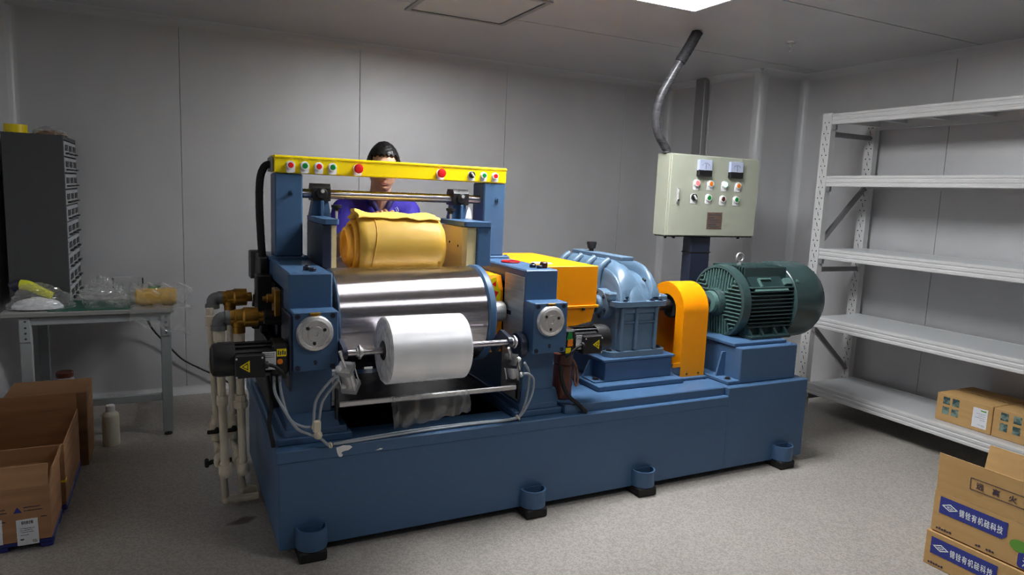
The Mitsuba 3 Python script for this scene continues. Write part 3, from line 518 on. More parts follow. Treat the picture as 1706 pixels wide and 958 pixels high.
# small gear motors
def gearmotor(name, label, x0, x1, yc, zc, flip):
    """black gear motor along X; flip: gear head towards -X"""
    t = thing(name, label, 'gear motor', 'small gear motors at the nip adjusters'); R_ = .066
    X = (lambda u: x0 + (x1 - x0) * u) if not flip else (lambda u: x1 - (x1 - x0) * u)
    def seg(u, v): a, b = sorted((X(u), X(v))); return a, b
    prof = [(0, 0), (.045, 0), (.060, .008), (R_, .03), (R_, .2), (R_ - .002, .215), (0, .215)]
    sgn = 1 if not flip else -1
    part(t, 'fan_cover', lathe([(0, 0), (.046, 0), (.060, .008), (R_, .028), (R_, .085), (0, .085)], (X(0), yc, zc), (sgn, 0, 0), 36), 'm_black', 40)
    a, b = seg(.28, .80)
    part(t, 'stator', cyl((a, yc, zc), (b, yc, zc), .055, 32), 'm_black')
    for k in range(16):
        q = k * PI / 8 + .2; u = np.array([0, math.cos(q), math.sin(q)]); w = np.array([0, -math.sin(q), math.cos(q)]); c = np.array([0, yc, zc])
        part(t, 'cooling_rib', hullpts([c + u * r + w * s * .0022 + np.array([x, 0, 0]) for r in (.052, .0635) for s in (-1, 1) for x in (a, b)]), 'm_black', False)
    a, b = seg(.78, 1.0)
    g = part(t, 'gear_head', box(a, b, yc - .062, yc + .062, zc - .064, zc + .062, .010), 'm_black', False)
    a, b = seg(.29, .68)
    tb = part(t, 'terminal_box', box(a, b, yc - .088, yc - .040, zc - .058, zc + .030, .004), 'm_black', False)
    yy = yc - .0885
    cx_ = X(.42) if not flip else X(.42); d_ = .020
    part(tb, 'warning_triangle', prism([(cx_ - d_, zc - .012), (cx_ + d_ * .8, zc + .010), (cx_ + d_ * .8, zc - .036)], 'y', yy - .0008, yy + .0004), 'm_yellow', False)
    part(tb, 'warning_mark', prism(sg.Polygon([(cx_ - d_ * .62, zc - .0125), (cx_ + d_ * .52, zc + .002), (cx_ + d_ * .52, zc - .028)]).difference(sg.Polygon([(cx_ - d_ * .38, zc - .0125), (cx_ + d_ * .38, zc - .003), (cx_ + d_ * .38, zc - .022)])), 'y', yy - .0014, yy), 'm_black', False)
    for dx, dz in ((.31, .018), (.31, -.052), (.64, .018)): part(tb, 'screw', cyl((X(dx), yy + .001, zc + dz), (X(dx), yy - .003, zc + dz), .004, 10), 'm_bright')
    a, b = seg(.69, .80)
    if flip: a, b = seg(.70, .79)
    part(t, 'rating_plate', box(a - (.012 if not flip else 0), b + .008, yy + .02, yy + .022, zc - .036, zc + .034, 0), 'm_paper', False)
    part(t, 'rating_plate_print', cat(*[box(a - .006, b + .002, yy + .0192, yy + .0201, zc + z_, zc + z_ + .002, 0) for z_ in (.026, .019, .012)]), 'm_print', False)
    part(t, 'cable_gland', cat(cyl((X(.66), yc - .085, zc - .012), (X(.72), yc - .085, zc - .012), .014, 14, .003), tube([(X(.72), yc - .085, zc - .012), (X(.80), yc - .088, zc - .02), (X(.90), yc - .082, zc - .045), (X(.95), yc - .06, zc - .072)], .007, 8)), 'm_rubber', 50)
    a, b = seg(.84, .985)
    yy2 = yc - .0625
    if not flip:
        part(g, 'caution_label', box(a, b - .004, yy2 - .0008, yy2, zc + .012, zc + .042, 0), 'm_yellow', False)
        part(g, 'caution_print', cat(*[box(a + .004 + .008 * k, a + .009 + .008 * k, yy2 - .0014, yy2 - .0006, zc + .018, zc + .036 - .004 * (k % 2), 0) for k in range(4)]), 'm_print', False)
        part(g, 'round_label', cyl(((a + b) / 2 - .008, yy2, zc - .008), ((a + b) / 2 - .008, yy2 - .0008, zc - .008), .011, 20), 'm_amber')
    else:
        part(g, 'green_label', prism(sg.Polygon([(a + .004, zc + .012), (b - .002, zc + .012), (b - .008, zc + .048), (a + .014, zc + .052)]), 'y', yy2 - .0008, yy2), 'm_green_cap', False)
        part(g, 'caution_label', prism(sg.Polygon([(a + .010, zc - .02), (b, zc - .018), (b - .002, zc + .016), (a + .012, zc + .014)]), 'y', yy2 - .0014, yy2 - .0004), 'm_amber', False)
        part(g, 'caution_label', box(a + .002, b - .010, yy2 - .0008, yy2, zc - .052, zc - .026, 0), 'm_yellow', False)
    return t
gearmotor('gear_motor', 'black gear motor on the left adjuster, in front of the white water pipes', .126, .402, 2.76, .832, False)
gearmotor('gear_motor', 'black gear motor right of the right-hand dial, below the orange gear cover', 1.658, 1.935, 2.78, .815, True)
# flask, seal rings, caps on the right frame
fl = thing('flask', 'dark red-brown vacuum flask with leather strap standing behind the right frame foot', 'flask')
part(fl, 'body', lathe([(0, 0), (.046, 0), (.049, .004), (.049, .165), (.046, .172), (0, .172)], (1.742, 2.862, .5008), (0, 0, 1), 40), 'm_flask', 30)
part(fl, 'lid', lathe([(0, .172), (.044, .172), (.048, .178), (.048, .225), (.044, .23), (0, .23)], (1.742, 2.862, .500), (0, 0, 1), 40), 'm_flask', 30)
part(fl, 'print', cat(*[box(1.722, 1.727, 2.8170, 2.8185, .585 + .012 * k, .594 + .012 * k, 0) for k in range(4)]), 'm_bronze', False)
part(fl, 'strap', tube([(1.782, 2.842, .70), (1.800, 2.83, .66), (1.808, 2.822, .60), (1.800, 2.82, .565), (1.790, 2.822, .59), (1.790, 2.832, .66)], .0055, 6), 'm_leather', 60)
t = thing('seal_ring', 'thin red rubber ring lying on top of the right frame', 'ring'); own(t, trimesh.creation.torus(.045, .0045, 40, 8).apply_transform(trimesh.transformations.translation_matrix([1.560, 3.13, 1.1575])), 'm_red', True)
t = thing('white_disc', 'thin off-white disc lying on the orange gear cover', 'disc'); own(t, cyl((1.72, 3.09, 1.150), (1.72, 3.09, 1.154), .058, 40, .001), 'm_cream')
t = thing('red_cap', 'small red cap at the front edge of the right frame top', 'cap'); own(t, cyl((1.612, 2.875, 1.153), (1.612, 2.875, 1.182), .019, 20, .004), 'm_flask')
# ---------------------------------------------------------------- gear reducer
gr = thing('gear_reducer', 'blue-grey gear reducer with domed ribbed housing between two orange covers', 'gear reducer')
GX = 2.268
part(gr, 'pedestal', box(2.048, 2.492, 2.935, 3.80, .53, .640, .004), 'm_blue', False)
pb = part(gr, 'pedestal_flange', box(1.968, 2.535, 2.872, 3.845, .5008, .530, .004), 'm_blue', False)
part(gr, 'pedestal_top', box(2.03, 2.505, 2.925, 3.81, .640, .654, .003), 'm_blue', False)
part(gr, 'gusset', prism([(2.05, .53), (1.985, .53), (2.03, .625), (2.05, .625)], 'y', 3.055, 3.067), 'm_blue', False)
part(gr, 'anchor_pad', box(1.985, 2.05, 2.935, 3.055, .53, .538, .003), 'm_blue', False)
part(gr, 'anchor_bolt', bolt((2.016, 2.975, .537), (0, 0, 1), .013, .012), 'm_dark_steel')
part(gr, 'foot', prism(rrect(2.075, 2.462, 2.945, 3.79, .05), 'z', .654, .684), 'm_blue_gear', 30)
for x in (2.105, 2.432): part(gr, 'foot_bolt', bolt((x, 2.995, .683), (0, 0, 1), .012, .014), 'm_dark_steel')
part(gr, 'lower_housing', hullpts([p for q in (.684, .93) for p in [(GX + sx * (.128 if q < .7 else .146), y, q) for sx in (-1, 1) for y in (2.985, 3.75)] + [(GX + sx * (.108 if q < .7 else .126), y, q) for sx in (-1, 1) for y in (2.965, 3.77)]]), 'm_blue_gear', 30)
for x in (2.150, 2.245, 2.375): part(gr, 'housing_rib', box(x - .010, x + .010, 2.945, 2.99, .69, .925, .004), 'm_blue_gear', False)
part(gr, 'panel_rib', cat(box(2.155, 2.375, 2.955, 2.99, .835, .846, .002), box(2.155, 2.375, 2.955, 2.99, .89, .925, .002)), 'm_blue_gear', False)
part(gr, 'joint_flange', prism(rrect(2.095, 2.444, 2.935, 3.80, .04), 'z', .928, .956), 'm_blue_gear', 30)
for x in (2.165, 2.215, 2.345, 2.400): part(gr, 'flange_bolt', bolt((x, 2.958, .956), (0, 0, 1), .0105, .010), 'm_navy')
# domed upper housing: lobes swept along Y
def yprof(y):
    if y < 3.20: t = (3.20 - y) / .235; return .956 + .205 * math.sqrt(max(0, 1 - t ** 2.2))
    if y > 3.55: t = (y - 3.55) / .235; return .956 + .205 * math.sqrt(max(0, 1 - t ** 2.2))
    return 1.161
def lobe(xa, xb, dz=0.0, e=2.6, yoff=0.0):
    V, F = [], []; nx = 20; xc, w = (xa + xb) / 2, (xb - xa) / 2
    tt = np.concatenate([2.967 + .30 * (1 - np.cos(np.linspace(0, PI / 2, 20))), np.linspace(3.29, 3.46, 8), 3.783 - .30 * (1 - np.cos(np.linspace(PI / 2, 0, 20)))])
    for y in tt:
        h = max(yprof(y) - .956 + dz, .0004)
        for j in range(nx + 1):
            a = PI * j / nx; c = math.cos(a); s = math.sin(a)
            V.append((xc - w * math.copysign(abs(c) ** (2 / e), c), y + yoff, .950 + h * abs(s) ** (2 / e)))
    for i in range(len(tt) - 1):
        for j in range(nx):
            a = i * (nx + 1) + j; F += [[a, a + 1, a + nx + 2], [a, a + nx + 2, a + nx + 1]]
    m = trimesh.Trimesh(V, F, process=False); return m
part(gr, 'upper_housing', lobe(2.132, 2.408, -.050, 3.4), 'm_blue_gear', 50)
part(gr, 'front_lobe', lobe(2.126, 2.308, .004, 2.2), 'm_blue_gear', 50)
part(gr, 'front_lobe', lobe(2.338, 2.414, -.004, 2.2), 'm_blue_gear', 50)
part(gr, 'lobe_rib', lobe(2.190, 2.300, -.045, 2.2, yoff=-.030), 'm_blue_gear', 50)
part(gr, 'lobe_rib', lobe(2.132, 2.176, -.035, 2.2, yoff=-.014), 'm_blue_gear', 50)
part(gr, 'sight_hole', cyl((2.323, 3.002, 1.060), (2.323, 3.022, 1.068), .007, 12), 'm_black')
for y in (3.16, 3.30, 3.44, 3.58): part(gr, 'side_rib', tube([(2.116, y, .955), (2.116, y, 1.06), (2.135, y, 1.120), (2.185, y, 1.160)], .019, 12, 5), 'm_blue_gear', 60)
ins = part(gr, 'top_plate', box(2.225, 2.310, 3.10, 3.62, 1.158, 1.180, .003), 'm_blue_gear', False)
part(gr, 'breather', lathe([(0, 0), (.014, 0), (.014, .014), (.024, .018), (.026, .036), (.030, .044), (.029, .056), (0, .058)], (2.268, 3.47, 1.180), (0, 0, 1), 20), 'm_black', 30)
part(gr, 'output_cap', lathe([(0, .075), (.045, .075), (.05, .070), (.05, .05), (.082, .046), (.086, .035), (.086, -.02), (0, -.02)], (2.13, 3.09, .925), (-1, 0, 0), 36), 'm_blue_gear', 30)
part(gr, 'coupling_hub', cat(cyl((1.992, 3.09, .925), (2.056, 3.09, .925), .042, 24, .004), cyl((1.992, 3.09, .925), (2.025, 3.09, .925), .06, 24, .005)), 'm_green_dark')
for k in range(6):
    a = k * PI / 3 + .3; part(gr, 'cap_bolt', bolt((2.083, 3.09 + .068 * math.cos(a), .925 + .068 * math.sin(a)), (-1, 0, 0), .007, .007), 'm_navy')
part(gr, 'side_lug', box(2.085, 2.165, 2.99, 3.05, .956, 1.0, .008), 'm_blue_gear', False)
part(gr, 'side_lug', box(2.395, 2.455, 2.96, 3.08, .94, .985, .008), 'm_blue_gear', False)
part(gr, 'input_cap', lathe([(0, .05), (.055, .05), (.07, .045), (.075, .0), (0, 0)], (2.405, 3.09, .905), (1, 0, 0), 36), 'm_blue_gear', 30)
part(gr, 'input_shaft', cyl((2.44, 3.09, .905), (2.58, 3.09, .905), .032, 24), 'm_dark_steel')
part(gr, 'coupling_half', cyl((2.575, 3.085, .905), (2.635, 3.085, .905), .075, 32, .004), 'm_dark_steel')
# ---------------------------------------------------------------- coupling guard
cg = thing('coupling_guard', 'tall orange arched coupling guard between the gear reducer and green motor', 'machine guard')
GC, GZ, GRR = 3.085, .885, .155
def arch(r, z0, yc=GC): return [(yc - r, z0)] + [(yc + r * math.cos(a), GZ + r * math.sin(a)) for a in np.linspace(PI, 0, 28)] + [(yc + r, z0)]
part(cg, 'hood', prism(sg.Polygon(arch(GRR, .516)).difference(sg.Polygon(arch(GRR - .006, .50))), 'x', 2.556, 2.727), 'm_orange', 35)
part(cg, 'side_plate', prism(sg.Polygon(arch(GRR - .001, .575)).difference(sg.Polygon(arch(.085, .40))), 'x', 2.550, 2.557), 'm_orange', False)
part(cg, 'side_plate', prism(sg.Polygon(arch(GRR - .001, .516)).difference(sg.Polygon(arch(.085, .40))), 'x', 2.720, 2.7265), 'm_orange', False)
part(cg, 'notch', box(2.500, 2.557, 2.93, 2.936, .575, .60, 0), 'm_orange', False)
part(cg, 'foot_plate', box(2.538, 2.735, 2.905, 3.26, .5008, .516, .003), 'm_blue', False)
for x in (2.60, 2.685): part(cg, 'screw', cyl((x, 2.932, .532), (x, 2.927, .532), .006, 10), 'm_dark_steel')
# ---------------------------------------------------------------- motor
mo = thing('electric_motor', 'large green finned electric motor on the blue stand at the right end', 'electric motor')
MY, MZ = 3.085, .912
st = part(mo, 'stand', box(2.825, 3.262, 2.752, 3.42, .5008, .702, .005), 'm_blue', False)
part(mo, 'stand_flange', box(2.745, 2.83, 2.752, 3.42, .5008, .522, .004), 'm_blue', False)
part(mo, 'stand_gusset', prism([(2.826, .522), (2.765, .522), (2.80, .66), (2.826, .66)], 'y', 2.87, 2.882), 'm_blue', False)
part(mo, 'anchor_bolt', bolt((2.785, 2.80, .521), (0, 0, 1), .013, .012), 'm_dark_steel')
part(mo, 'slide_plate', box(2.815, 3.225, 2.80, 3.38, .702, .722, .004), 'm_blue', False)
def ax(prof, n=64): return lathe(prof, (0, MY, MZ), (1, 0, 0), n)
part(mo, 'shaft', cyl((2.70, MY, MZ), (2.86, MY, MZ), .030, 24), 'm_dark_steel')
part(mo, 'coupling_half', cyl((2.645, MY, .905), (2.710, MY, .905), .075, 32, .004), 'm_dark_steel')
eb = part(mo, 'end_bell', ax([(0, 2.885), (.075, 2.885), (.085, 2.905), (.085, 2.925), (.195, 2.945), (.203, 2.925), (.218, 2.930), (.222, 2.945), (.222, 2.985), (.205, 2.995), (0, 2.995)]), 'm_green', 30)
part(eb, 'hub', ax([(.03, 2.855), (.062, 2.858), (.066, 2.868), (.066, 2.89), (.03, 2.89)], 40), 'm_green_light', 30)
for sg_ in (-1, 1):
    for q in np.linspace(-.135, .135, 13):
        for up in (True, False):
            r0, r1 = max(math.sqrt(max(.088 ** 2 - q * q, 0)), abs(q) * 1.02), math.sqrt(.199 ** 2 - q * q)
            P = [(2.916, 2.945, r0), (2.927, 2.95, r1)]
            pts = [(x, MY + (q + e if up else sg_ * r), MZ + (sg_ * r if up else q + e)) for xa, xb, r in P for x in (xa, xb) for e in (-.003, .003)]
            part(eb, 'bell_rib', hullpts(pts), 'm_green_light', False)
part(mo, 'frame', ax([(0, 2.99), (.182, 2.99), (.182, 3.34), (0, 3.34)]), 'm_green_dark', 30)
zs = np.linspace(-.125, .105, 11)
for sy in (-1, 1):
    for z in zs:
        r0 = math.sqrt(.178 ** 2 - z * z); r1 = .212 if abs(z) < .07 else .205
        ya, yb = sorted((MY + sy * r0, MY + sy * r1))
        part(mo, 'cooling_fin', box(2.998, 3.335, ya, yb, MZ + z - .0035, MZ + z + .0035, .0015), 'm_green', False)
for y in np.linspace(-.13, .13, 13):
    r0 = math.sqrt(.178 ** 2 - y * y); r1 = .222 - .25 * y * y
    part(mo, 'cooling_fin', box(2.998, 3.335, MY + y - .003, MY + y + .003, MZ + r0, MZ + r1, .0015), 'm_green', False)
n_ = np.array([0, -.78, .626]); w_ = np.array([0, .626, .78]); c_ = np.array([0, MY, MZ])
def slab(xa, xb, ra, rb, wa, wb): return hullpts([c_ + n_ * r + w_ * w + np.array([x, 0, 0]) for r in (ra, rb) for w in (wa, wb) for x in (xa, xb)])
tp = part(mo, 'terminal_pad', slab(3.02, 3.285, .16, .206, -.055, .06), 'm_green_dark', False)
part(tp, 'pad_ledge', slab(3.02, 3.285, .200, .222, -.064, -.050), 'm_green_light', False)
part(tp, 'handle', cat(slab(3.09, 3.10, .205, .217, -.03, .028), slab(3.09, 3.19, .205, .217, .018, .028)), 'm_green_light', False)
part(mo, 'fan_cover', ax([(.20, 3.335), (.232, 3.335), (.238, 3.34), (.240, 3.50), (.236, 3.56), (.215, 3.60), (.12, 3.615), (0, 3.617), (0, 3.60), (.20, 3.58), (.20, 3.335)], 80), 'm_green', 35)
for a in (.62, -1.05, 2.5, 4.2):
    u = np.array([0, -math.cos(a), math.sin(a)])
    part(mo, 'cover_screw', bolt(c_ + u * .240 + np.array([3.365, 0, 0]), u, .008, .008), 'm_green_light')
part(mo, 'clamp_lug', cat(slab(3.285, 3.345, .19, .226, -.02, .02)), 'm_green_light', False)
ey = part(mo, 'eye_bolt', trimesh.creation.torus(.026, .0085, 32, 12).apply_transform(trimesh.transformations.translation_matrix([3.085, MY, MZ + .262]) @ trimesh.transformations.rotation_matrix(PI / 2, [1, 0, 0])), 'm_bright', True)
part(ey, 'eye_bolt_base', cyl((3.085, MY, MZ + .178), (3.085, MY, MZ + .236), .015, 16), 'm_bright')
for sy in (-1, 1):
    part(mo, 'foot', cat(box(2.985, 3.30, MY + sy * .19 - .055, MY + sy * .19 + .055, .722, .742, .004), *[hullpts([(x - .008, MY + sy * .11, .742), (x + .008, MY + sy * .11, .742), (x - .008, MY + sy * .235, .742), (x + .008, MY + sy * .235, .742), (x - .008, MY + sy * .15, .82), (x + .008, MY + sy * .15, .82), (x - .008, MY + sy * .185, .80), (x + .008, MY + sy * .185, .80)]) for x in (3.00, 3.09, 3.20, 3.285)], box(2.99, 3.29, MY + sy * .165 - .02, MY + sy * .165 + .02, .74, .80, .003)), 'm_green_dark', False)
# ---------------------------------------------------------------- control cabinet on its post
cc = thing('control_cabinet', 'cream electric control cabinet with meters and lamps on a navy post', 'control cabinet')
CX0, CX1, CYF, CZ0, CZ1 = 2.934, 3.713, 3.600, 1.262, 1.808
part(cc, 'body', box(CX0, CX1, CYF + .018, CYF + .148, CZ0 + .006, CZ1, .004), 'm_cabinet', False)
do = part(cc, 'door', box(CX0 + .002, CX1 - .002, CYF, CYF + .016, CZ0 + .008, CZ1 - .004, .004), 'm_cabinet', False)
part(cc, 'base_seal', box(CX0 + .01, CX1 - .01, CYF + .01, CYF + .14, CZ0, CZ0 + .008, 0), 'm_black', False)
for x in (CX0 + .03, CX0 + .10, CX1 - .10): part(cc, 'gland', cyl((x, CYF + .05, CZ0 - .012), (x, CYF + .05, CZ0 + .002), .010, 10), 'm_black')
post = part(cc, 'post', box(3.185, 3.355, CYF + .04, CYF + .13, .5008, CZ0, .005), 'm_navy', False)
part(post, 'joint_collar', box(3.180, 3.360, CYF + .036, CYF + .134, 1.150, 1.158, .002), 'm_black', False)
part(do, 'handle', cat(box(2.990, 3.012, CYF - .010, CYF, 1.485, 1.585, .004), box(2.994, 3.008, CYF - .018, CYF - .008, 1.505, 1.578, .004), cyl((3.0, CYF, 1.498), (3.0, CYF - .016, 1.498), .010, 14)), 'm_bright', False)
part(do, 'handle_lock', cyl((3.0, CYF - .015, 1.505), (3.0, CYF - .020, 1.505), .006, 12), 'm_black')
for x in (3.205, 3.482):
    part(do, 'meter', box(x - .058, x + .058, CYF - .024, CYF, 1.672, 1.778, .004), 'm_meter', False)
    part(do, 'meter_hood', box(x - .059, x + .059, CYF - .027, CYF, 1.668, 1.710, .004), 'm_black', False)
    part(do, 'meter_scale', cat(tube([(x + .036 * math.cos(a), CYF - .0246, 1.722 + .034 * math.sin(a)) for a in np.linspace(2.6, .55, 9)], .0012, 4, 0), box(x - .001, x + .001, CYF - .0254, CYF - .0242, 1.715, 1.752, 0)), 'm_print', False)
for x, z, k in ((3.150, 1.622, 'lamp_red'), (3.272, 1.622, 'm_amber'), (3.396, 1.622, 'lamp_green'), (3.520, 1.619, 'm_amber'), (3.137, 1.528, 'select'), (3.264, 1.528, 'm_green_cap'), (3.390, 1.524, 'm_flask'), (3.512, 1.524, 'm_green_cap')):
    if k.startswith('lamp'):
        part(do, 'legend_plate', prism(rrect(x - .024, x + .024, z - .046, z + .014, .008).union(sg.Point(x, z).buffer(.024)), 'y', CYF - .003, CYF), 'm_white', False)
        part(do, 'lamp_bezel', ring((x, CYF - .002, z), (x, CYF - .018, z), .022, .016, 28), 'm_white')
        c = (1.9, .16, .17) if k == 'lamp_red' else (.55, 2.3, 1.15)
        part(do, 'lit_lamp', lathe([(0, 0), (.0158, 0), (.0158, .018), (.012, .024), (0, .026)], (x, CYF - .001, z), (0, -1, 0), 28), 'm_red' if k == 'lamp_red' else 'm_green_cap', 40, emitter={'type': 'area', 'radiance': {'type': 'rgb', 'value': list(c)}}, label='lit red lamp' if k == 'lamp_red' else 'lit green lamp')
    else: button(do, x, CYF, z, k, 1.25)
pl = part(do, 'name_plate', box(3.268, 3.402, CYF - .003, CYF, 1.318, 1.432, .001), 'm_bronze', False)
part(pl, 'plate_lettering', cat(*[box(3.282, 3.282 + w, CYF - .0042, CYF - .0026, z, z + .006, 0) for z, w in ((1.412, .105), (1.392, .05), (1.378, .09), (1.362, .10), (1.346, .07), (1.332, .095))]), 'm_print', False)
cdt = thing('cable_conduit', 'bent dark flexible conduit from the cream control cabinet up to the ceiling', 'conduit')
CP = [(2.945, 3.672, 1.8095), (2.943, 3.672, 1.828), (2.905, 3.665, 1.868), (2.845, 3.65, 1.93), (2.815, 3.64, 2.03), (2.825, 3.62, 2.15), (2.87, 3.59, 2.27), (2.915, 3.565, 2.37), (2.955, 3.545, 2.45), (3.000, 3.515, 2.5585)]
part(cdt, 'conduit', tube(CP[:8], .027, 16, 10, rr=None), 'm_conduit', 60)
part(cdt, 'wrapping', tube(CP[7:], .034, 16, 10), 'm_wrap', 60)
# ---------------------------------------------------------------- water pipes at the left end
wp = thing('water_pipes', 'off-white plastic water pipes with brass rotary unions at the left end of the mill', 'pipes')
for y, z in ((3.00, .948), (3.453, .962)):
    u = part(wp, 'rotary_union', lathe([(0, .345), (.022, .345), (.022, .325), (.040, .322), (.042, .27), (.036, .262), (.034, .235), (.030, .232), (.030, .20), (0, .20)], (0, y, z), (1, 0, 0), 28), 'm_brass', 30)
    part(u, 'outlet', lathe([(0, 0), (.030, 0), (.030, -.03), (.026, -.034), (.026, -.06), (0, -.06)], (.248, y, z - .005), (0, 0, 1), 24), 'm_brass', 30)
    part(wp, 'iron_elbow', cat(tube([(.212, y, z), (.188, y, z), (.174, y, z - .012), (.172, y, z - .045)], .026, 16, 8), ring((.215, y, z), (.196, y, z), .031, .02, 20), ring((.172, y, z - .03), (.172, y, z - .05), .031, .02, 20)), 'm_iron', 50)
def ppipe(P, r=.0165, k=0, joints=()):
    a = part(wp, 'pipe', tube(P, r, 16, k), 'm_pvc', 60)
    for p, d in joints: d = np.array(d, float); p = np.array(p, float); part(wp, 'coupling', cyl(p - d, p + d, r * 1.38, 20, .003), 'm_pvc')
ppipe([(.172, 3.00, .90), (.188, 3.00, .285)], joints=[((.1725, 3.0, .88), (0, 0, .03)), ((.181, 3.0, .60), (0, 0, .022))])
ppipe([(.248, 3.00, .885), (.258, 3.00, .285)], joints=[((.2485, 3.0, .87), (0, 0, .03))])
part(wp, 'union_nut', lathe([(.017, 0), (.026, 0), (.030, .006), (.030, .03), (.024, .036), (.024, .06), (.017, .06)], (.252, 3.0, .56), (0, 0, 1), 10), 'm_pvc', 20)
ppipe([(.158, 3.42, .92), (.180, 3.42, .40)], joints=[((.160, 3.42, .86), (0, 0, .026)), ((.169, 3.42, .66), (0, 0, .022))])
ppipe([(.244, 3.42, .89), (.254, 3.42, .40)], joints=[((.249, 3.42, .64), (0, 0, .024))])
for x in (.188, .258):
    part(wp, 'elbow', cat(sphere((x, 3.0, .285), .027), cyl((x, 3.0, .285), (x, 3.0, .318), .025, 18), cyl((x, 3.0, .285), (x, 3.03, .285), .025, 18)), 'm_pvc', 50)
    xe, ye = (.205, 3.28) if x < .2 else (.287, 3.365)
    ppipe([(x, 3.0, .285), (x, ye - .03, .262), (x + .003, ye, .245), (xe, ye, .05), (xe + .03, ye, .034), (.349, ye, .034)], .0165)
    part(wp, 'elbow', cat(sphere((xe + .004, ye, .036), .022), cyl((xe + .004, ye, .036), (xe + .05, ye, .034), .0215, 18)), 'm_pvc', 50)
for x in (.180, .254):
    v = part(wp, 'ball_valve', lathe([(.017, .40), (.024, .40), (.026, .375), (.033, .36), (.034, .325), (.026, .31), (.026, .285), (.017, .28)], (x, 3.42, 0), (0, 0, 1), 14), 'm_pvc', 25)
    part(v, 'valve_handle', cat(cyl((x, 3.40, .343), (x, 3.365, .343), .012, 12), box(x - .045, x + .004, 3.352, 3.368, .334, .352, .004)), 'm_rubber')
    ppipe([(x, 3.42, .29), (x, 3.41, .262), (x, 3.30, .262)], .0165)
    v = part(wp, 'ball_valve', lathe([(.017, 0), (.026, .0), (.034, .02), (.034, .055), (.026, .075), (.017, .075)], (x + .004, 3.13, .276), (0, 1, -.05), 14), 'm_pvc', 25)
    part(v, 'valve_handle', cat(cyl((x - .02, 3.165, .275), (x - .05, 3.165, .27), .010, 12), box(x - .065, x - .048, 3.14, 3.19, .258, .284, .004)), 'm_rubber')
# ---------------------------------------------------------------- steel shelving by the right wall
sh = thing('shelving_rack', 'light grey steel shelving rack with five levels standing along the right wall', 'shelf')
SX0, SX1, SY0, SY1 = 4.15, 4.665, 1.44, 3.478
for y in (SY1 - .075, SY0):
    for x in (SX0, SX1 - .05):
        p = part(sh, 'post', prism(sg.Polygon([(x, y), (x + .05, y), (x + .05, y + .075), (x, y + .075)]).difference(sg.box(x + .006, y + .006, x + .044, y + .069)), 'z', 0.0, 2.15), 'm_shelf', False)
        part(p, 'foot', box(x - .005, x + .055, y - .005, y + .08, 0, .006, 0), 'm_shelf', False)
        xs = x - .0006 if x < 4.3 else x - .0006
        part(p, 'punched_holes', cat(*[cyl((xs, y + dy, z), (xs + .001, y + dy, z), .0052, 8) for z in np.arange(.06, 2.13, .075) for dy in (.020, .054)]), 'm_greymetal', False); labels[key_last('punched_holes', p)] = {'kind': 'stuff'}
        part(p, 'punched_slots', cat(*[hullpts([(xs, y + .030 + a, z + b) for a, b in ((0, .0), (.005, 0), (.014, .028), (.009, .028))] + [(xs + .001, y + .030 + a, z + b) for a, b in ((0, .0), (.005, 0), (.014, .028), (.009, .028))]) for z in np.arange(.085, 2.11, .075)]), 'm_greymetal', False); labels[key_last('punched_slots', p)] = {'kind': 'stuff'}
lev = [.222, .712, 1.205, 1.717, 2.145]
bp = lambda z: [(0, z - .075), (.004, z - .075)] 
for z in lev:
    for x, s in ((SX0 + .004, 1), (SX1 - .004, -1)):
        pts = [(x + s * .035, z)] + [(x + s * q, z - h) for q, h in ((.003, 0), (0, .003), (0, .016), (.003, .020), (.003, .026), (0, .030), (0, .044), (.003, .048), (.003, .054), (0, .058), (0, .072), (.003, .075))] + [(x + s * .035, z - .075)]
        part(sh, 'beam', prism(pts, 'y', SY0 + .05, SY1 - .07), 'm_shelf', False)
        if s > 0:
            for y in (SY1 - .10, SY0 + .072): part(sh, 'beam_bracket', box(x + .006, x + .030, y - .002, y + .026, z - .11, z - .06, .002), 'm_galv', False)
    b = part(sh, 'board', box(SX0 + .036, SX1 - .036, SY0 + .06, SY1 - .078, z - .012, z - .001, .001), 'm_shelf_board', False)
    for y in np.arange(SY0 + .3, SY1 - .2, .29): part(b, 'stiffener', box(SX0 + .04, SX1 - .04, y - .02, y + .02, z - .045, z - .012, .003), 'm_shelf_board', False)
    for y in (SY1 - .095, SY0 + .07): part(sh, 'end_beam', box(SX0 + .04, SX1 - .04, y - .012, y + .012, z - .06, z - .013, .002), 'm_shelf', False)
def brace(z0, z1, y):
    a, b = np.array([SX0 + .045, y, z0]), np.array([SX1 - .045, y, z1]); d = (b - a) / np.linalg.norm(b - a); n = np.cross(d, [0, 1, 0])
    part(sh, 'brace', hullpts([q + n * s * .017 + np.array([0, t * .010, 0]) for q in (a, b) for s in (-1, 1) for t in (-1, 1)]), 'm_galv', False)
for y in (SY1 - .04, SY0 + .035):
    for z0, z1 in ((2.01, 2.01), (1.24, 1.66), (1.05, 1.05), (.64, .28), (.10, .10)): brace(z0, z1, y)
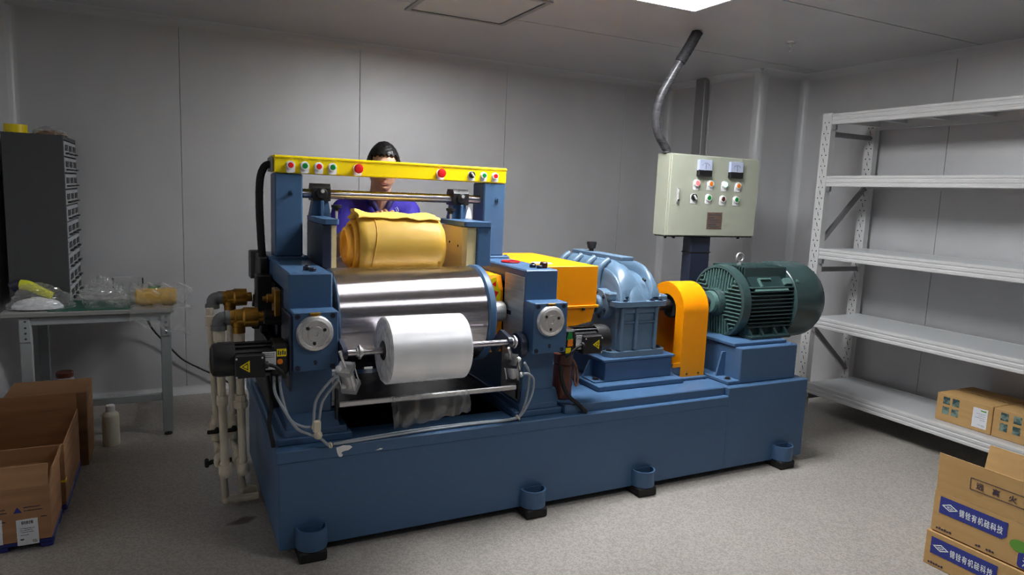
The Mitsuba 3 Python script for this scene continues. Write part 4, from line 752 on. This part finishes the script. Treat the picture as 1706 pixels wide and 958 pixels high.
# ---------------------------------------------------------------- cardboard boxes
def carton(t, x0, x1, y0, y1, z0, z1, flaps=(), bsdf='m_card', wall=.005, top=False):
    """open or closed cardboard carton; flaps: (side, height, lean outward)"""
    if top: part(t, 'carton', box(x0, x1, y0, y1, z0, z1, .003), bsdf, False)
    else: part(t, 'carton', diff(box(x0, x1, y0, y1, z0, z1, 0), box(x0 + wall, x1 - wall, y0 + wall, y1 - wall, z0 + wall, z1 + .1, 0)), bsdf, False)
    for s, h, l in flaps:
        if s in 'xX':
            x = x0 if s == 'x' else x1 - wall; q = -1 if s == 'x' else 1
            P = [(x, z1 + .0005), (x + wall, z1 + .0005), (x + wall + q * l, z1 + h), (x + q * l, z1 + h)]; m = prism(P, 'y', y0 + .004, y1 - .004)
        else:
            y = y0 if s == 'y' else y1 - wall; q = -1 if s == 'y' else 1
            P = [(y, z1 + .0005), (y + wall, z1 + .0005), (y + wall + q * l, z1 + h), (y + q * l, z1 + h)]; m = prism(P, 'x', x0 + .004, x1 - .004)
        part(t, 'flap', m, bsdf, False)
EYl, EZ = (0, -1, 0), (0, 0, 1)          # right and up on a face that looks towards -X
def on_x(m, x, y, z): return place(m, (x, y, z), EYl, EZ)
def chamfer_banner(w, h, c, d=.0006):
    return trimesh.creation.extrude_polygon(sg.Polygon([(0, 0), (w - c, 0), (w, c), (w, h), (0, h)]), d, engine='earcut')
for (z0, z1, xo, dy, lab, open_) in ((0.0, .152, .0, 0.0, 'lower brown carton with blue banner under the open carton at the right edge', False), (.158, .332, .006, -.012, 'open brown carton with blue banner and raised flap, on top of the lower carton', True)):
    t = thing('printed_carton', lab, 'carton', None)
    xf = 2.880 + xo; y1 = 1.672 + dy; y0 = 1.06 + dy
    carton(t, xf, xf + .33, y0, y1, z0, z1, (('x', .166, .010), ('Y', .05, -.012), ('X', .15, .03)) if open_ else (), top=not open_)
    xb = xf - .0012
    bz = z0 + (.084 if open_ else .058)
    part(t, 'banner', on_x(chamfer_banner(.262, .072, .016), xb, y1 - .026, bz), 'm_print_blue', False)
    em = sg.Polygon([(0, .016), (.034, 0), (.068, .016), (.034, .032)]); em = em.difference(sa.scale(em, .72, .66)).union(sa.scale(em, .42, .40).difference(sa.scale(em, .26, .2)))
    for g in getattr(em, 'geoms', [em]): part(t, 'banner_emblem', on_x(trimesh.creation.extrude_polygon(sa.translate(g, .008, .020), .0006, engine='earcut'), xb - .0006, y1 - .026, bz), 'm_print_white', False)
    tx = glyph_text('锦铨有机硅科技', .0205, .0243); tx.apply_transform(np.diag([1, 1.55, 1, 1])); part(t, 'banner_lettering', on_x(tx, xb - .0008, y1 - .026 - .080, bz + .018), 'm_print_white', False)
    part(t, 'green_dot', on_x(trimesh.creation.extrude_polygon(sa.scale(sg.Point(0, 0).buffer(.028, 12), 1.2, .85), .0006, engine='earcut'), xb, y1 - .335, z0 + .085), 'm_print_green', False)
    bd = rrect(0, .16, 0, .062, .014); part(t, 'badge', on_x(trimesh.creation.extrude_polygon(bd, .0006, engine='earcut'), xb, y1 - .335, z0 + .004), 'm_print_blue', False)
    part(t, 'badge_lettering', on_x(glyph_text('混', .036, .045), xb - .0008, y1 - .352, z0 + .014), 'm_print_white', False)
    part(t, 'small_print', cat(*[on_x(trimesh.creation.extrude_polygon(sg.box(a, 0, a + .008, .007 + .002 * (i % 2)), .0006, engine='earcut'), xb, y1 - .022 - b, z0 + .012) for i, (a, b) in enumerate([(k * .011, 0) for k in range(6)] + [(k * .011, .16) for k in range(2)] + [(k * .011, .20) for k in range(3)])]), 'm_print_dark', False)
    if open_:
        fr_ = sg.box(0, 0, .40, .050).difference(sg.box(.0022, .0022, .3978, .0478)); lean = np.array([-.010 / .166, 0, 1.0]); lean /= np.linalg.norm(lean)
        def on_flap(m, y, z, o=.0012): return place(m, (xf - .010 * (z - z1) / .166 - o, y, z), EYl, lean)
        part(t, 'warning_frame', on_flap(trimesh.creation.extrude_polygon(fr_, .0006, engine='earcut'), y1 - .135, z1 + .060), 'm_print_dark', False)
        part(t, 'warning_lettering', on_flap(glyph_text('远离火源', .027, .060), y1 - .158, z1 + .071), 'm_print_dark', False)
for i, (y1, lab) in enumerate(((2.506, 'brown carton with white label on the lowest shelf, further from the camera'), (2.176, 'brown carton on the lowest shelf, nearer the camera and beside the labelled carton'))):
    t = thing('shelf_carton', lab, 'carton'); y0 = y1 - .325; xf = 4.248
    carton(t, xf, xf + .36, y0, y1, .222, .392, top=True)
    part(t, 'lid_gap', box(xf + .176, xf + .180, y0 + .002, y1 - .002, .3905, .3925, 0), 'm_print_dark', False)
    for dy in (.040, .095 if i == 0 else .108):
        for z in (.330, .268): part(t, 'picture_print', box(xf - .0012, xf + .001, y1 - dy - .040, y1 - dy, z, z + .045, 0), 'm_picture', False)
    if i == 0:
        lb = part(t, 'label', box(xf - .0014, xf + .001, y1 - .300, y1 - .218, .245, .362, 0), 'm_paper', False)
        part(lb, 'label_print', cat(*[box(xf - .002, xf, y1 - .290, y1 - .290 + w, z, z + .003, 0) for z, w in ((.328, .05), (.316, .04), (.304, .058), (.292, .03), (.262, .035), (.256, .02))]), 'm_hose', False)
        part(lb, 'label_mark', box(xf - .002, xf, y1 - .292, y1 - .262, .345, .353, 0), 'm_print_green', False)
# left: cartons on the blue pallet sheet
pl = thing('blue_pallet', 'low blue plastic pallet under the open cartons at the left edge', 'pallet')
part(pl, 'deck', box(-.845, -.452, 3.16, 3.44, .022, .046, .006), 'm_pallet', False); part(pl, 'deck', box(-.845, -.436, 3.455, 4.02, .022, .046, .006), 'm_pallet', False)
for x in (-.80, -.62, -.47):
    for y in (3.20, 3.40, 3.50, 3.95): part(pl, 'block', box(x - .03, x + .015, y - .03, y + .03, 0, .023, .004), 'm_pallet', False)
t = thing('open_carton', 'open brown carton with white shipping label nearest the camera at the left edge', 'carton')
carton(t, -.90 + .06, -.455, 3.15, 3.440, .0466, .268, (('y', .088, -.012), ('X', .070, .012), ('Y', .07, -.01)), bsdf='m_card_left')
lb = part(t, 'shipping_label', place(box(0, .072, 0, .108, 0, .0008, 0), (-.570, 3.1496, .030), (1, 0, .02), (-.02, 0, 1)), 'm_paper', False)
part(lb, 'label_print', cat(*[box(-.568 + a, -.568 + a + w, 3.1478, 3.1486, z, z + h, 0) for a, w, z, h in [(.014 + .0052 * k, .0022 + .0014 * (k % 3 == 0), .118, .013) for k in range(8)] + [(.008, .05, .10, .0014), (.008, .042, .092, .0014), (.008, .046, .084, .0014), (.008, .030, .072, .0014), (.008, .012, .052, .006), (.048, .016, .038, .0014), (.048, .016, .0425, .0014), (.048, .016, .047, .0014)]]), 'm_print', False)
lb = part(t, 'second_label', box(-.668, -.617, 3.1488, 3.1496, .045, .148, 0), 'm_paper', False)
part(t, 'triangle_mark', prism([(-.579, .168), (-.551, .168), (-.565, .192)], 'y', 3.1486, 3.1496), 'm_print_blue', False)
for x, w, z in ((-.545, .055, .186), (-.545, .062, .172), (-.63, .025, .186), (-.63, .03, .172), (-.49, .02, .14), (-.635, .03, .135)): part(t, 'print_line', box(x, x + w, 3.1488, 3.1496, z, z + .0035, 0), 'm_print_dark', False)
t = thing('open_carton', 'large open brown carton with yellow tape, just behind the carton with the shipping label', 'carton')
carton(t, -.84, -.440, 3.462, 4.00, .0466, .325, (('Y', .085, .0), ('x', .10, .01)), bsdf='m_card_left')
part(t, 'yellow_tape', cat(box(-.478, -.4385, 3.4605, 3.4625, .150, .160, 0), box(-.4412, -.4390, 3.4605, 3.50, .150, .160, 0)), 'm_yellow', False)
t = thing('dark_carton', 'dark brown carton under the bench, behind the large open carton', 'carton')
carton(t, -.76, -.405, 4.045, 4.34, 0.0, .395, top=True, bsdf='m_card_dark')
part(t, 'torn_flap', prism([(4.02, .20), (4.024, .20), (4.04, .395), (4.036, .395)], 'x', -.52, -.408), 'm_card_dark', False)
bo = thing('plastic_bottle', 'white plastic bottle standing on the floor in front of the bench', 'bottle')
part(bo, 'body', lathe([(0, 0), (.040, 0), (.043, .004), (.043, .168), (.040, .182), (.026, .196), (0, .196)], (-.322, 4.33, 0), (0, 0, 1), 36), 'm_milky', 40)
part(bo, 'cap', lathe([(0, .196), (.021, .196), (.023, .20), (.023, .228), (.020, .232), (0, .232)], (-.322, 4.33, 0), (0, 0, 1), 24), 'm_white', 30)
ja = thing('jar', 'clear tall jar with a dull red lid under the bench', 'jar')
part(ja, 'glass', lathe([(0, 0), (.045, 0), (.048, .004), (.048, .32), (.042, .34), (0, .34)], (-.565, 4.62, 0), (0, 0, 1), 32), 'm_clear_plastic', 40)
part(ja, 'lid', lathe([(0, .34), (.044, .34), (.045, .366), (.040, .372), (0, .372)], (-.565, 4.62, 0), (0, 0, 1), 24), 'm_flask', 30)
# ---------------------------------------------------------------- bench, small-parts cabinet and what lies on them
be = thing('work_bench', 'grey steel work bench with a thin top against the back wall', 'table')
part(be, 'top', box(-.815, .012, 4.37, 5.02, .738, .764, .004), 'm_bench_top', False)
part(be, 'apron', box(-.735, -.005, 4.395, 4.415, .690, .738, .003), 'm_bench', False)
for x in (-.735, -.060):
    l = part(be, 'leg', box(x, x + .056, 4.392, 4.43, .02, .738, .004), 'm_bench', False)
    part(l, 'corner_plate', box(x - .004 + .006, x + .052, 4.386, 4.393, .60, .736, .002), 'm_bench', False)
    part(l, 'plate_holes', cat(*[cyl((x + .030, 4.3855, z), (x + .030, 4.3875, z), .006, 10) for z in (.62, .65, .68, .715)]), 'm_greymetal', False)
    part(l, 'leveller', cat(cyl((x + .028, 4.411, 0), (x + .028, 4.411, .010), .022, 20, .003), cyl((x + .028, 4.411, .01), (x + .028, 4.411, .03), .007, 10)), 'm_dark_steel')
    r = part(be, 'leg', box(x, x + .056, 4.95, 4.988, .02, .738, .004), 'm_bench', False)
    part(r, 'leveller', cyl((x + .028, 4.969, 0), (x + .028, 4.969, .022), .02, 16, .003), 'm_dark_steel')
    part(be, 'foot_rail', box(x + .01, x + .046, 4.43, 4.95, .20, .245, .003), 'm_bench', False)
part(be, 'stretcher', box(-.68, -.06, 4.398, 4.424, .212, .254, .003), 'm_bench', False)
ca = thing('drawer_cabinet', 'tall dark grey small-parts cabinet with rows of small drawers on the bench', 'cabinet')
cx0, cx1, cy0, cy1 = -.805, -.520, 4.62, 5.20
part(ca, 'case', cat(box(cx0, cx1 - .02, cy0, cy1, .764, 1.722, .003), box(cx0, cx1, cy0, cy0 + .02, .764, 1.722, .002), box(cx0, cx1, cy1 - .02, cy1, .764, 1.722, .002), box(cx0, cx1, cy0, cy1, 1.70, 1.722, .002)), 'm_greymetal', False)
for i in range(10):
    for j in range(3):
        y0 = cy0 + .026 + j * .178; z0 = .778 + i * .0925
        d = part(ca, 'drawer', box(cx1 - .018, cx1 + .002, y0, y0 + .170, z0, z0 + .084, .003), 'm_drawer', False)
        part(d, 'pull', cat(box(cx1 + .002, cx1 + .020, y0 + .04, y0 + .13, z0 + .012, z0 + .020, .002), box(cx1 + .002, cx1 + .005, y0 + .03, y0 + .14, z0 + .030, z0 + .064, 0)), 'm_black', False)
tp = thing('tape_roll', 'roll of yellow adhesive tape lying on top of the drawer cabinet', 'tape')
part(tp, 'tape', ring((-.748, 4.70, 1.722), (-.748, 4.70, 1.768), .055, .038, 36), 'm_yellow', 30); part(tp, 'core', ring((-.748, 4.70, 1.7225), (-.748, 4.70, 1.7675), .038, .034, 36), 'm_card', 30)
def crumple(seed, cx, cy, cz, rx, ry, h, amp=.03, f=16, n=34):
    V, F = [], []
    for i in range(n + 1):
        for j in range(n):
            t = i / n * PI / 2; a = j / n * 2 * PI
            V.append((math.cos(a) * math.cos(t), math.sin(a) * math.cos(t), math.sin(t)))
    V = np.array(V); k = 1 + amp * 14 * (meshkit.fbm(V * 2.1 + seed, 3) - .5) + amp * 8 * (np.abs(meshkit.noise(V * 6.0 + seed * 3) - .5) - .25)
    W = V * k[:, None] * np.array([rx, ry, h]) + np.array([cx, cy, cz + .003]); W[:, 2] = np.maximum(W[:, 2], cz + .002)
    for i in range(n):
        for j in range(n):
            q = (j + 1) % n; F += [[i * n + j, i * n + q, i * n + n + q], [i * n + j, i * n + n + q, i * n + n + j]]
    return trimesh.Trimesh(W, F, process=False)
t = thing('bag_on_cabinet', 'flat clear bag with brown paper on top of the drawer cabinet', 'plastic bag')
part(t, 'bag', crumple(3, -.605, 4.82, 1.722, .09, .16, .05), 'm_clear', False); part(t, 'paper', crumple(8, -.595, 4.82, 1.722, .075, .13, .028), 'm_card_dark', False)
t = thing('plastic_bag', 'clear plastic bag with white sheets at the left end of the bench', 'plastic bag')
part(t, 'bag', crumple(1, -.640, 4.485, .7685, .155, .085, .135), 'm_clear', False); part(t, 'white_sheets', crumple(2, -.66, 4.485, .7685, .12, .075, .060, .012), 'm_paper', 40)
t = thing('lime_roll', 'lime yellow sheet with dark end rolled up inside the left bag', 'sheet roll')
lr = [(-.735, 4.53, .895), (-.70, 4.52, .892), (-.64, 4.50, .862), (-.59, 4.49, .838)]
part(t, 'sheet', tube(lr, .036, 20, 6, rr=lambda u: .030 - .010 * u), 'm_lime', 40); part(t, 'dark_end', tube([(-.775, 4.54, .880), (-.755, 4.535, .893), (-.737, 4.53, .896)], .031, 18, 5), 'm_navy', 40)
t = thing('plastic_bag', 'crumpled empty clear plastic bag in the middle of the bench', 'plastic bag')
own(t, cat(crumple(5, -.34, 4.50, .7685, .115, .095, .155, .045), crumple(11, -.27, 4.49, .7685, .06, .08, .09, .03)), 'm_clear', False)
t = thing('cutting_mat', 'dark green cutting mat lying on the bench under the clear bags', 'mat'); own(t, box(-.60, -.20, 4.385, 4.75, .764, .768, .001), 'm_matgreen', False)
t = thing('yellow_sheet_roll', 'roll of yellow rubber sheet in clear wrap at the right end of the bench', 'rubber roll')
part(t, 'roll', lathe([(0, -.185), (.03, -.188), (.044, -.185), (.050, -.178), (.050, .020), (.045, .028), (.02, .03), (0, .028)], (0, 4.50, .816), (1, 0, 0), 40), 'm_silicone', 40)
def wrap(u, v):
    a = -2.2 + 4.4 * v; x = -.21 + .30 * u; r = .072 + .010 * math.sin(u * 23 + v * 9) + .007 * math.sin(v * 31 + u * 7) + .03 * max(0, u - .8)
    y, z = 4.50 - r * math.cos(a) * (1.1 if abs(a) < 1 else 1), .818 + r * math.sin(a); 
    if a < -1.0: y, z = 4.44 - .09 * (-a - 1), .772 + .012 * math.sin(u * 17) - (.09 * max(0, (-a - 1.35)) * (1.0 + u))
    return (x + .02 * math.sin(v * 12) * (u > .8), y, max(z, .770) if y > 4.345 else z)
part(t, 'wrap', sheet(wrap, 44, 40), 'm_clear', False)
t = thing('clear_box', 'small clear plastic box standing on the bench against the wall', 'box')
part(t, 'shell', diff(box(-.325, -.165, 5.03 - .06, 5.10 - .09, .764, .875, .003), box(-.321, -.169, 4.974, 5.006, .768, .90, 0)), 'm_clear_plastic', False)
part(t, 'clips', cat(box(-.332, -.320, 4.985, 4.995, .80, .868, .002), box(-.17, -.158, 4.985, 4.995, .80, .868, .002)), 'm_black', False)
t = thing('green_gadget', 'small device with a green face on the bench behind the yellow roll', 'device')
part(t, 'body', place(box(0, .07, 0, .04, -.012, 0, .003), (-.125, 4.93, .775), (.86, 0, -.5), (.5 * .7, -.7 * 0, .86)) if False else box(-.13, -.06, 4.90, 4.93, .764, .826, .004), 'm_dark_steel', False)
part(t, 'screen', box(-.122, -.068, 4.8985, 4.901, .79, .82, 0), 'm_green_cap', False)
t = thing('wall_cable', 'thin black cable sagging from the bench down along the back wall', 'cable')
own(t, tube([(-.20, 4.985, .735), (-.17, 5.03, .66), (-.12, 5.15, .50), (-.03, 5.20, .37), (.06, 5.21, .26), (.17, 5.21, .185), (.30, 5.20, .11), (.42, 5.18, .02)], .006, 8), 'm_rubber', 60)
# ---------------------------------------------------------------- the operator behind the mill
pe = thing('person', 'man with short black hair in a blue polo shirt, standing behind the mill', 'person')
def ball(c, r, n=20): return m3.Manifold.sphere(r, n).translate(list(map(float, c)))
def bone(a, ra, b, rb): return m3.Manifold.batch_hull([ball(a, ra), ball(b, rb)])
def ell(c, s, n=40): return m3.Manifold.sphere(1.0, n).scale(list(map(float, s))).translate(list(map(float, c)))
def chain(P): return [bone(P[i][0], P[i][1], P[i + 1][0], P[i + 1][1]) for i in range(len(P) - 1)]
def union(L):
    m = L[0]
    for q in L[1:]: m = m + q
    return m
def smooth(m, step, it=8):
    t = to_tm(m.simplify(step * .12).refine_to_length(step)); trimesh.smoothing.filter_taubin(t, lamb=.45, nu=.47, iterations=it); return t
PX = 1.062
def shoulder(s): return np.array([PX + s * .185, 3.86, 1.375])
HEAD = np.array([PX - .004, 3.735, 1.603])
arms = {-1: [(shoulder(-1), .054), ((PX - .262, 3.80, 1.130), .042), ((PX - .262, 3.575, 1.245), .029)],
        1: [(shoulder(1), .054), ((PX + .115, 3.705, 1.165), .042), ((PX - .070, 3.515, 1.338), .029)]}
B = []
tors = [((PX, 3.985, .93), (.155, .105, .10)), ((PX, 3.965, 1.08), (.145, .105, .12)), ((PX, 3.915, 1.26), (.165, .108, .12)), ((PX, 3.885, 1.36), (.150, .080, .065))]
for (a, sa_), (b, sb_) in zip(tors, tors[1:]): B.append(m3.Manifold.batch_hull([ell(a, sa_, 24), ell(b, sb_, 24)]))
B += chain([((PX, 3.875, 1.38), .062), ((PX, 3.80, 1.49), .056), ((PX, 3.775, 1.54), .058)])
for s in (-1, 1):
    B += chain([((PX + s * .03, 3.88, 1.405), .052), (arms[s][0][0], .054)]); B += chain(arms[s])
    B += chain([((PX + s * .085, 3.985, .90), .088), ((PX + s * .10, 3.99, .50), .060), ((PX + s * .105, 4.07, .09), .042)])
    B.append(m3.Manifold.batch_hull([ball((PX + s * .105, 4.10, .05), .045), ball((PX + s * .12, 3.935, .035), .034), ball((PX + s * .10, 3.935, .034), .034)]))
body = smooth(union(B), .022, 10)
# head: skull, jaw, nose, ears
def head_mesh():
    m = trimesh.creation.icosphere(subdivisions=5, radius=1.0); v = np.array(m.vertices)
    x, y, z = v.T; w = np.where(z < 0, 1 - .26 * np.clip(-z, 0, 1) ** 1.5, 1.0)
    X = x * .0800 * w; Y = y * .100 * np.where(z < -.2, 1 - .10 * np.clip(-z, 0, 1), 1); Z = z * .130
    g = lambda cx, cz, sx, sz: np.exp(-((X - cx) / sx) ** 2 - ((Z - cz) / sz) ** 2) * (y < 0)
    Y = Y - .020 * g(0, -.022, .013, .013) - .012 * g(0, -.004, .009, .026) - .006 * g(0, -.020, .024, .009)      # nose and wings
    Y = Y - .007 * g(0, -.062, .026, .010) - .008 * g(0, -.098, .026, .017)                                      # lips, chin
    Y = Y + .004 * g(0, -.0615, .022, .0028) + .004 * g(0, -.078, .024, .006)                                    # mouth slit, chin fold
    for s in (-1, 1): Y = Y + .011 * g(s * .033, .012, .016, .011) - .004 * g(s * .034, .030, .020, .007); X = X + s * .004 * g(s * .045, -.022, .018, .02)
    return np.c_[X, Y, Z], np.array(m.faces)
tilt = trimesh.transformations.rotation_matrix(.16, [1, 0, 0])[:3, :3] @ trimesh.transformations.rotation_matrix(-.20, [0, 0, 1])[:3, :3]
hv, hf = head_mesh()
head = trimesh.Trimesh(hv @ tilt.T + HEAD, hf, process=False)
def H(p): return tilt @ np.array(p, float) + HEAD
mm = lambda t: m3.Manifold(m3.Mesh(np.asarray(t.vertices, np.float32), np.asarray(t.faces, np.uint32)))
def hand(wrist, d, up, s, curl):
    """palm and five curled fingers; d: towards the fingertips, up: back of the hand, s: side of the thumb"""
    d = np.array(d, float) / np.linalg.norm(d); up = np.array(up, float); up -= d * (up @ d); up /= np.linalg.norm(up); sd = np.cross(up, d) * s; w = np.array(wrist, float)
    out = [m3.Manifold.batch_hull([ball(w, .024, 14), ball(w + d * .085 + sd * .028, .0125, 14), ball(w + d * .080 - sd * .030, .0115, 14), ball(w + d * .03 + sd * .027, .014, 14)])]
    for k, (o, L) in enumerate(((.027, .070), (.009, .078), (-.010, .072), (-.028, .056))):
        p = w + d * .078 + sd * o; a = 0.0; r = .0092
        for j, f in enumerate((.44, .32, .24)):
            a += curl[j]; q = p + (d * math.cos(a) - up * math.sin(a)) * L * f + sd * o * .12
            out.append(bone(p, r, q, r * .9)); p = q; r *= .9
    p = w + d * .022 + sd * .026
    for L, o in ((.040, (.75, .62, -.12)), (.032, (.9, .30, -.32)), (.026, (.92, .1, -.4))):
        q = p + (d * o[0] + sd * o[1] + up * o[2]) * L; out.append(bone(p, .0115, q, .0098)); p = q
    return smooth(union(out), .004, 5)
wr = np.array(arms[-1][2][0]); wl = np.array(arms[1][2][0])
hr = hand(wr, (.45, -.86, -.10), (.3, .1, .95), -1, (.25, .32, .30))
hl = hand(wl, (-.36, -.80, .50), (-.1, .55, .83), 1, (.40, .30, .22))
whole = mm(body) + mm(head) + mm(hr) + mm(hl)
for s in (-1, 1): whole = whole + ell(H((s * .079, .012, -.004)), (.010, .018, .030), 20)
own(pe + '__body', to_tm(whole), 'm_skin', 50)
# hair cap
v = hv.copy(); f = hf; g = v / np.array([.0800, .100, .130])
keep = (g[:, 2] > .60 + .03 * np.sin(g[:, 0] * 23) - .30 * g[:, 0] ** 4) & (g[:, 1] < 0) | (g[:, 2] > -.02 - .35 * np.clip(g[:, 1], 0, 1)) & (g[:, 1] >= 0) | (np.abs(g[:, 0]) > .76) & (g[:, 2] > -.02) & (g[:, 1] > -.52)
thick = .013 + .010 * np.clip(g[:, 2], 0, 1) + .006 * (meshkit.fbm(v * 90, 3) - .5)
outer = v * (1 + thick / np.linalg.norm(v, axis=1))[:, None]; inner = v * .96
fk = f[keep[f].all(1)]
edges = {}
for a, b, c in fk:
    for e in ((a, b), (b, c), (c, a)): edges[e] = 1
rim = [(a, b) for a, b in edges if (b, a) not in edges]; N = len(v)
F = np.vstack([fk, fk[:, ::-1] + N] + [np.array([[b, a, a + N], [b, a + N, b + N]]) for a, b in rim])
hm = trimesh.Trimesh(np.vstack([outer, inner]) @ tilt.T + HEAD, F, process=False); hm.remove_unreferenced_vertices()
part(pe, 'hair', hm, 'm_hair', 50)
def on_head(pts, r, n=8): return tube([H(p) for p in pts], r, n, 6)
part(pe, 'lips', cat(on_head([(-.021, -.0975, -.0605), (-.010, -.1005, -.0580), (0, -.1010, -.0590), (.010, -.1005, -.0580), (.021, -.0975, -.0605)], .0032), on_head([(-.018, -.0975, -.0640), (0, -.1015, -.0668), (.018, -.0975, -.0640)], .0038)), 'm_lip', 60)
for s in (-1, 1):
    e = part(pe, 'eye', sphere(H((s * .033, -.0735, .010)), .0125), 'm_white', True)
    part(e, 'iris', sphere(H((s * .033, -.0835, .008)), .0052), 'm_black', True)
    part(pe, 'eyebrow', on_head([(s * .016, -.092, .030), (s * .032, -.0905, .034), (s * .050, -.080, .029)], .0034), 'm_hair', 60)
# clothes: polo shirt, collar, trousers, shoes
S = []
for (a, q), (b, w) in zip(tors, tors[1:]): S.append(m3.Manifold.batch_hull([ell(a, np.array(q) + .014, 24), ell(b, np.array(w) + .014, 24)]))
for s in (-1, 1):
    sh_, el = np.array(shoulder(s)), np.array(arms[s][1][0]); mid = sh_ + (el - sh_) * .66
    S += chain([((PX + s * .045, 3.88, 1.405), .060), (sh_, .068), (tuple(mid), .066)])
shirt = smooth(union(S), .018, 8)
cut = m3.Manifold.batch_hull([ball((PX, 3.80, 1.46), .058), ball((PX + .004, 3.735, 1.43), .050), ball((PX + .006, 3.74, 1.335), .006)])
sv = np.array(shirt.vertices); fold = (meshkit.fbm(sv * np.array([26, 20, 9]), 3) - .5) * .012
shirt.vertices = sv + shirt.vertex_normals * fold[:, None]
shirt = to_tm(mm(shirt) - cut)
part(pe, 'shirt', shirt, 'm_shirt', 50)
def collar(s): return tube([(PX + s * .012, 3.768, 1.352), (PX + s * .040, 3.768, 1.405), (PX + s * .066, 3.80, 1.452), (PX + s * .062, 3.862, 1.470), (PX + s * .01, 3.905, 1.472)], .012, 10, 8, rr=lambda u: .010 + .006 * math.sin(PI * min(1, u * 1.3)))
for s in (-1, 1): part(pe, 'collar', collar(s), 'm_collar', 60)
part(pe, 'chest_logo', cat(*[tube([(PX + .085 + a, 3.7935 + .10 * a, 1.385 + b), (PX + .095 + a, 3.7915 + .10 * a, 1.375 + b - .012), (PX + .090 + a, 3.7925 + .10 * a, 1.372 + b - .026)], .002, 6, 4) for a, b in ((0, .012), (.010, .016), (.006, .0))]), 'm_white', 60)
TR = []
for s in (-1, 1): TR += chain([((PX + s * .085, 3.985, .92), .102), ((PX + s * .10, 3.99, .50), .076), ((PX + s * .105, 4.07, .11), .060)])
TR.append(m3.Manifold.batch_hull([ell((PX, 3.985, .98), (.168, .118, .05), 24), ell((PX, 3.985, .88), (.172, .118, .08), 24)]))
part(pe, 'trousers', smooth(union(TR), .025, 6), 'm_trousers', 50)
for s in (-1, 1): part(pe, 'shoe', smooth(m3.Manifold.batch_hull([ball((PX + s * .105, 4.11, .055), .052), ball((PX + s * .125, 3.92, .043), .040), ball((PX + s * .098, 3.92, .042), .040)]), .02, 2), 'm_black', 50)
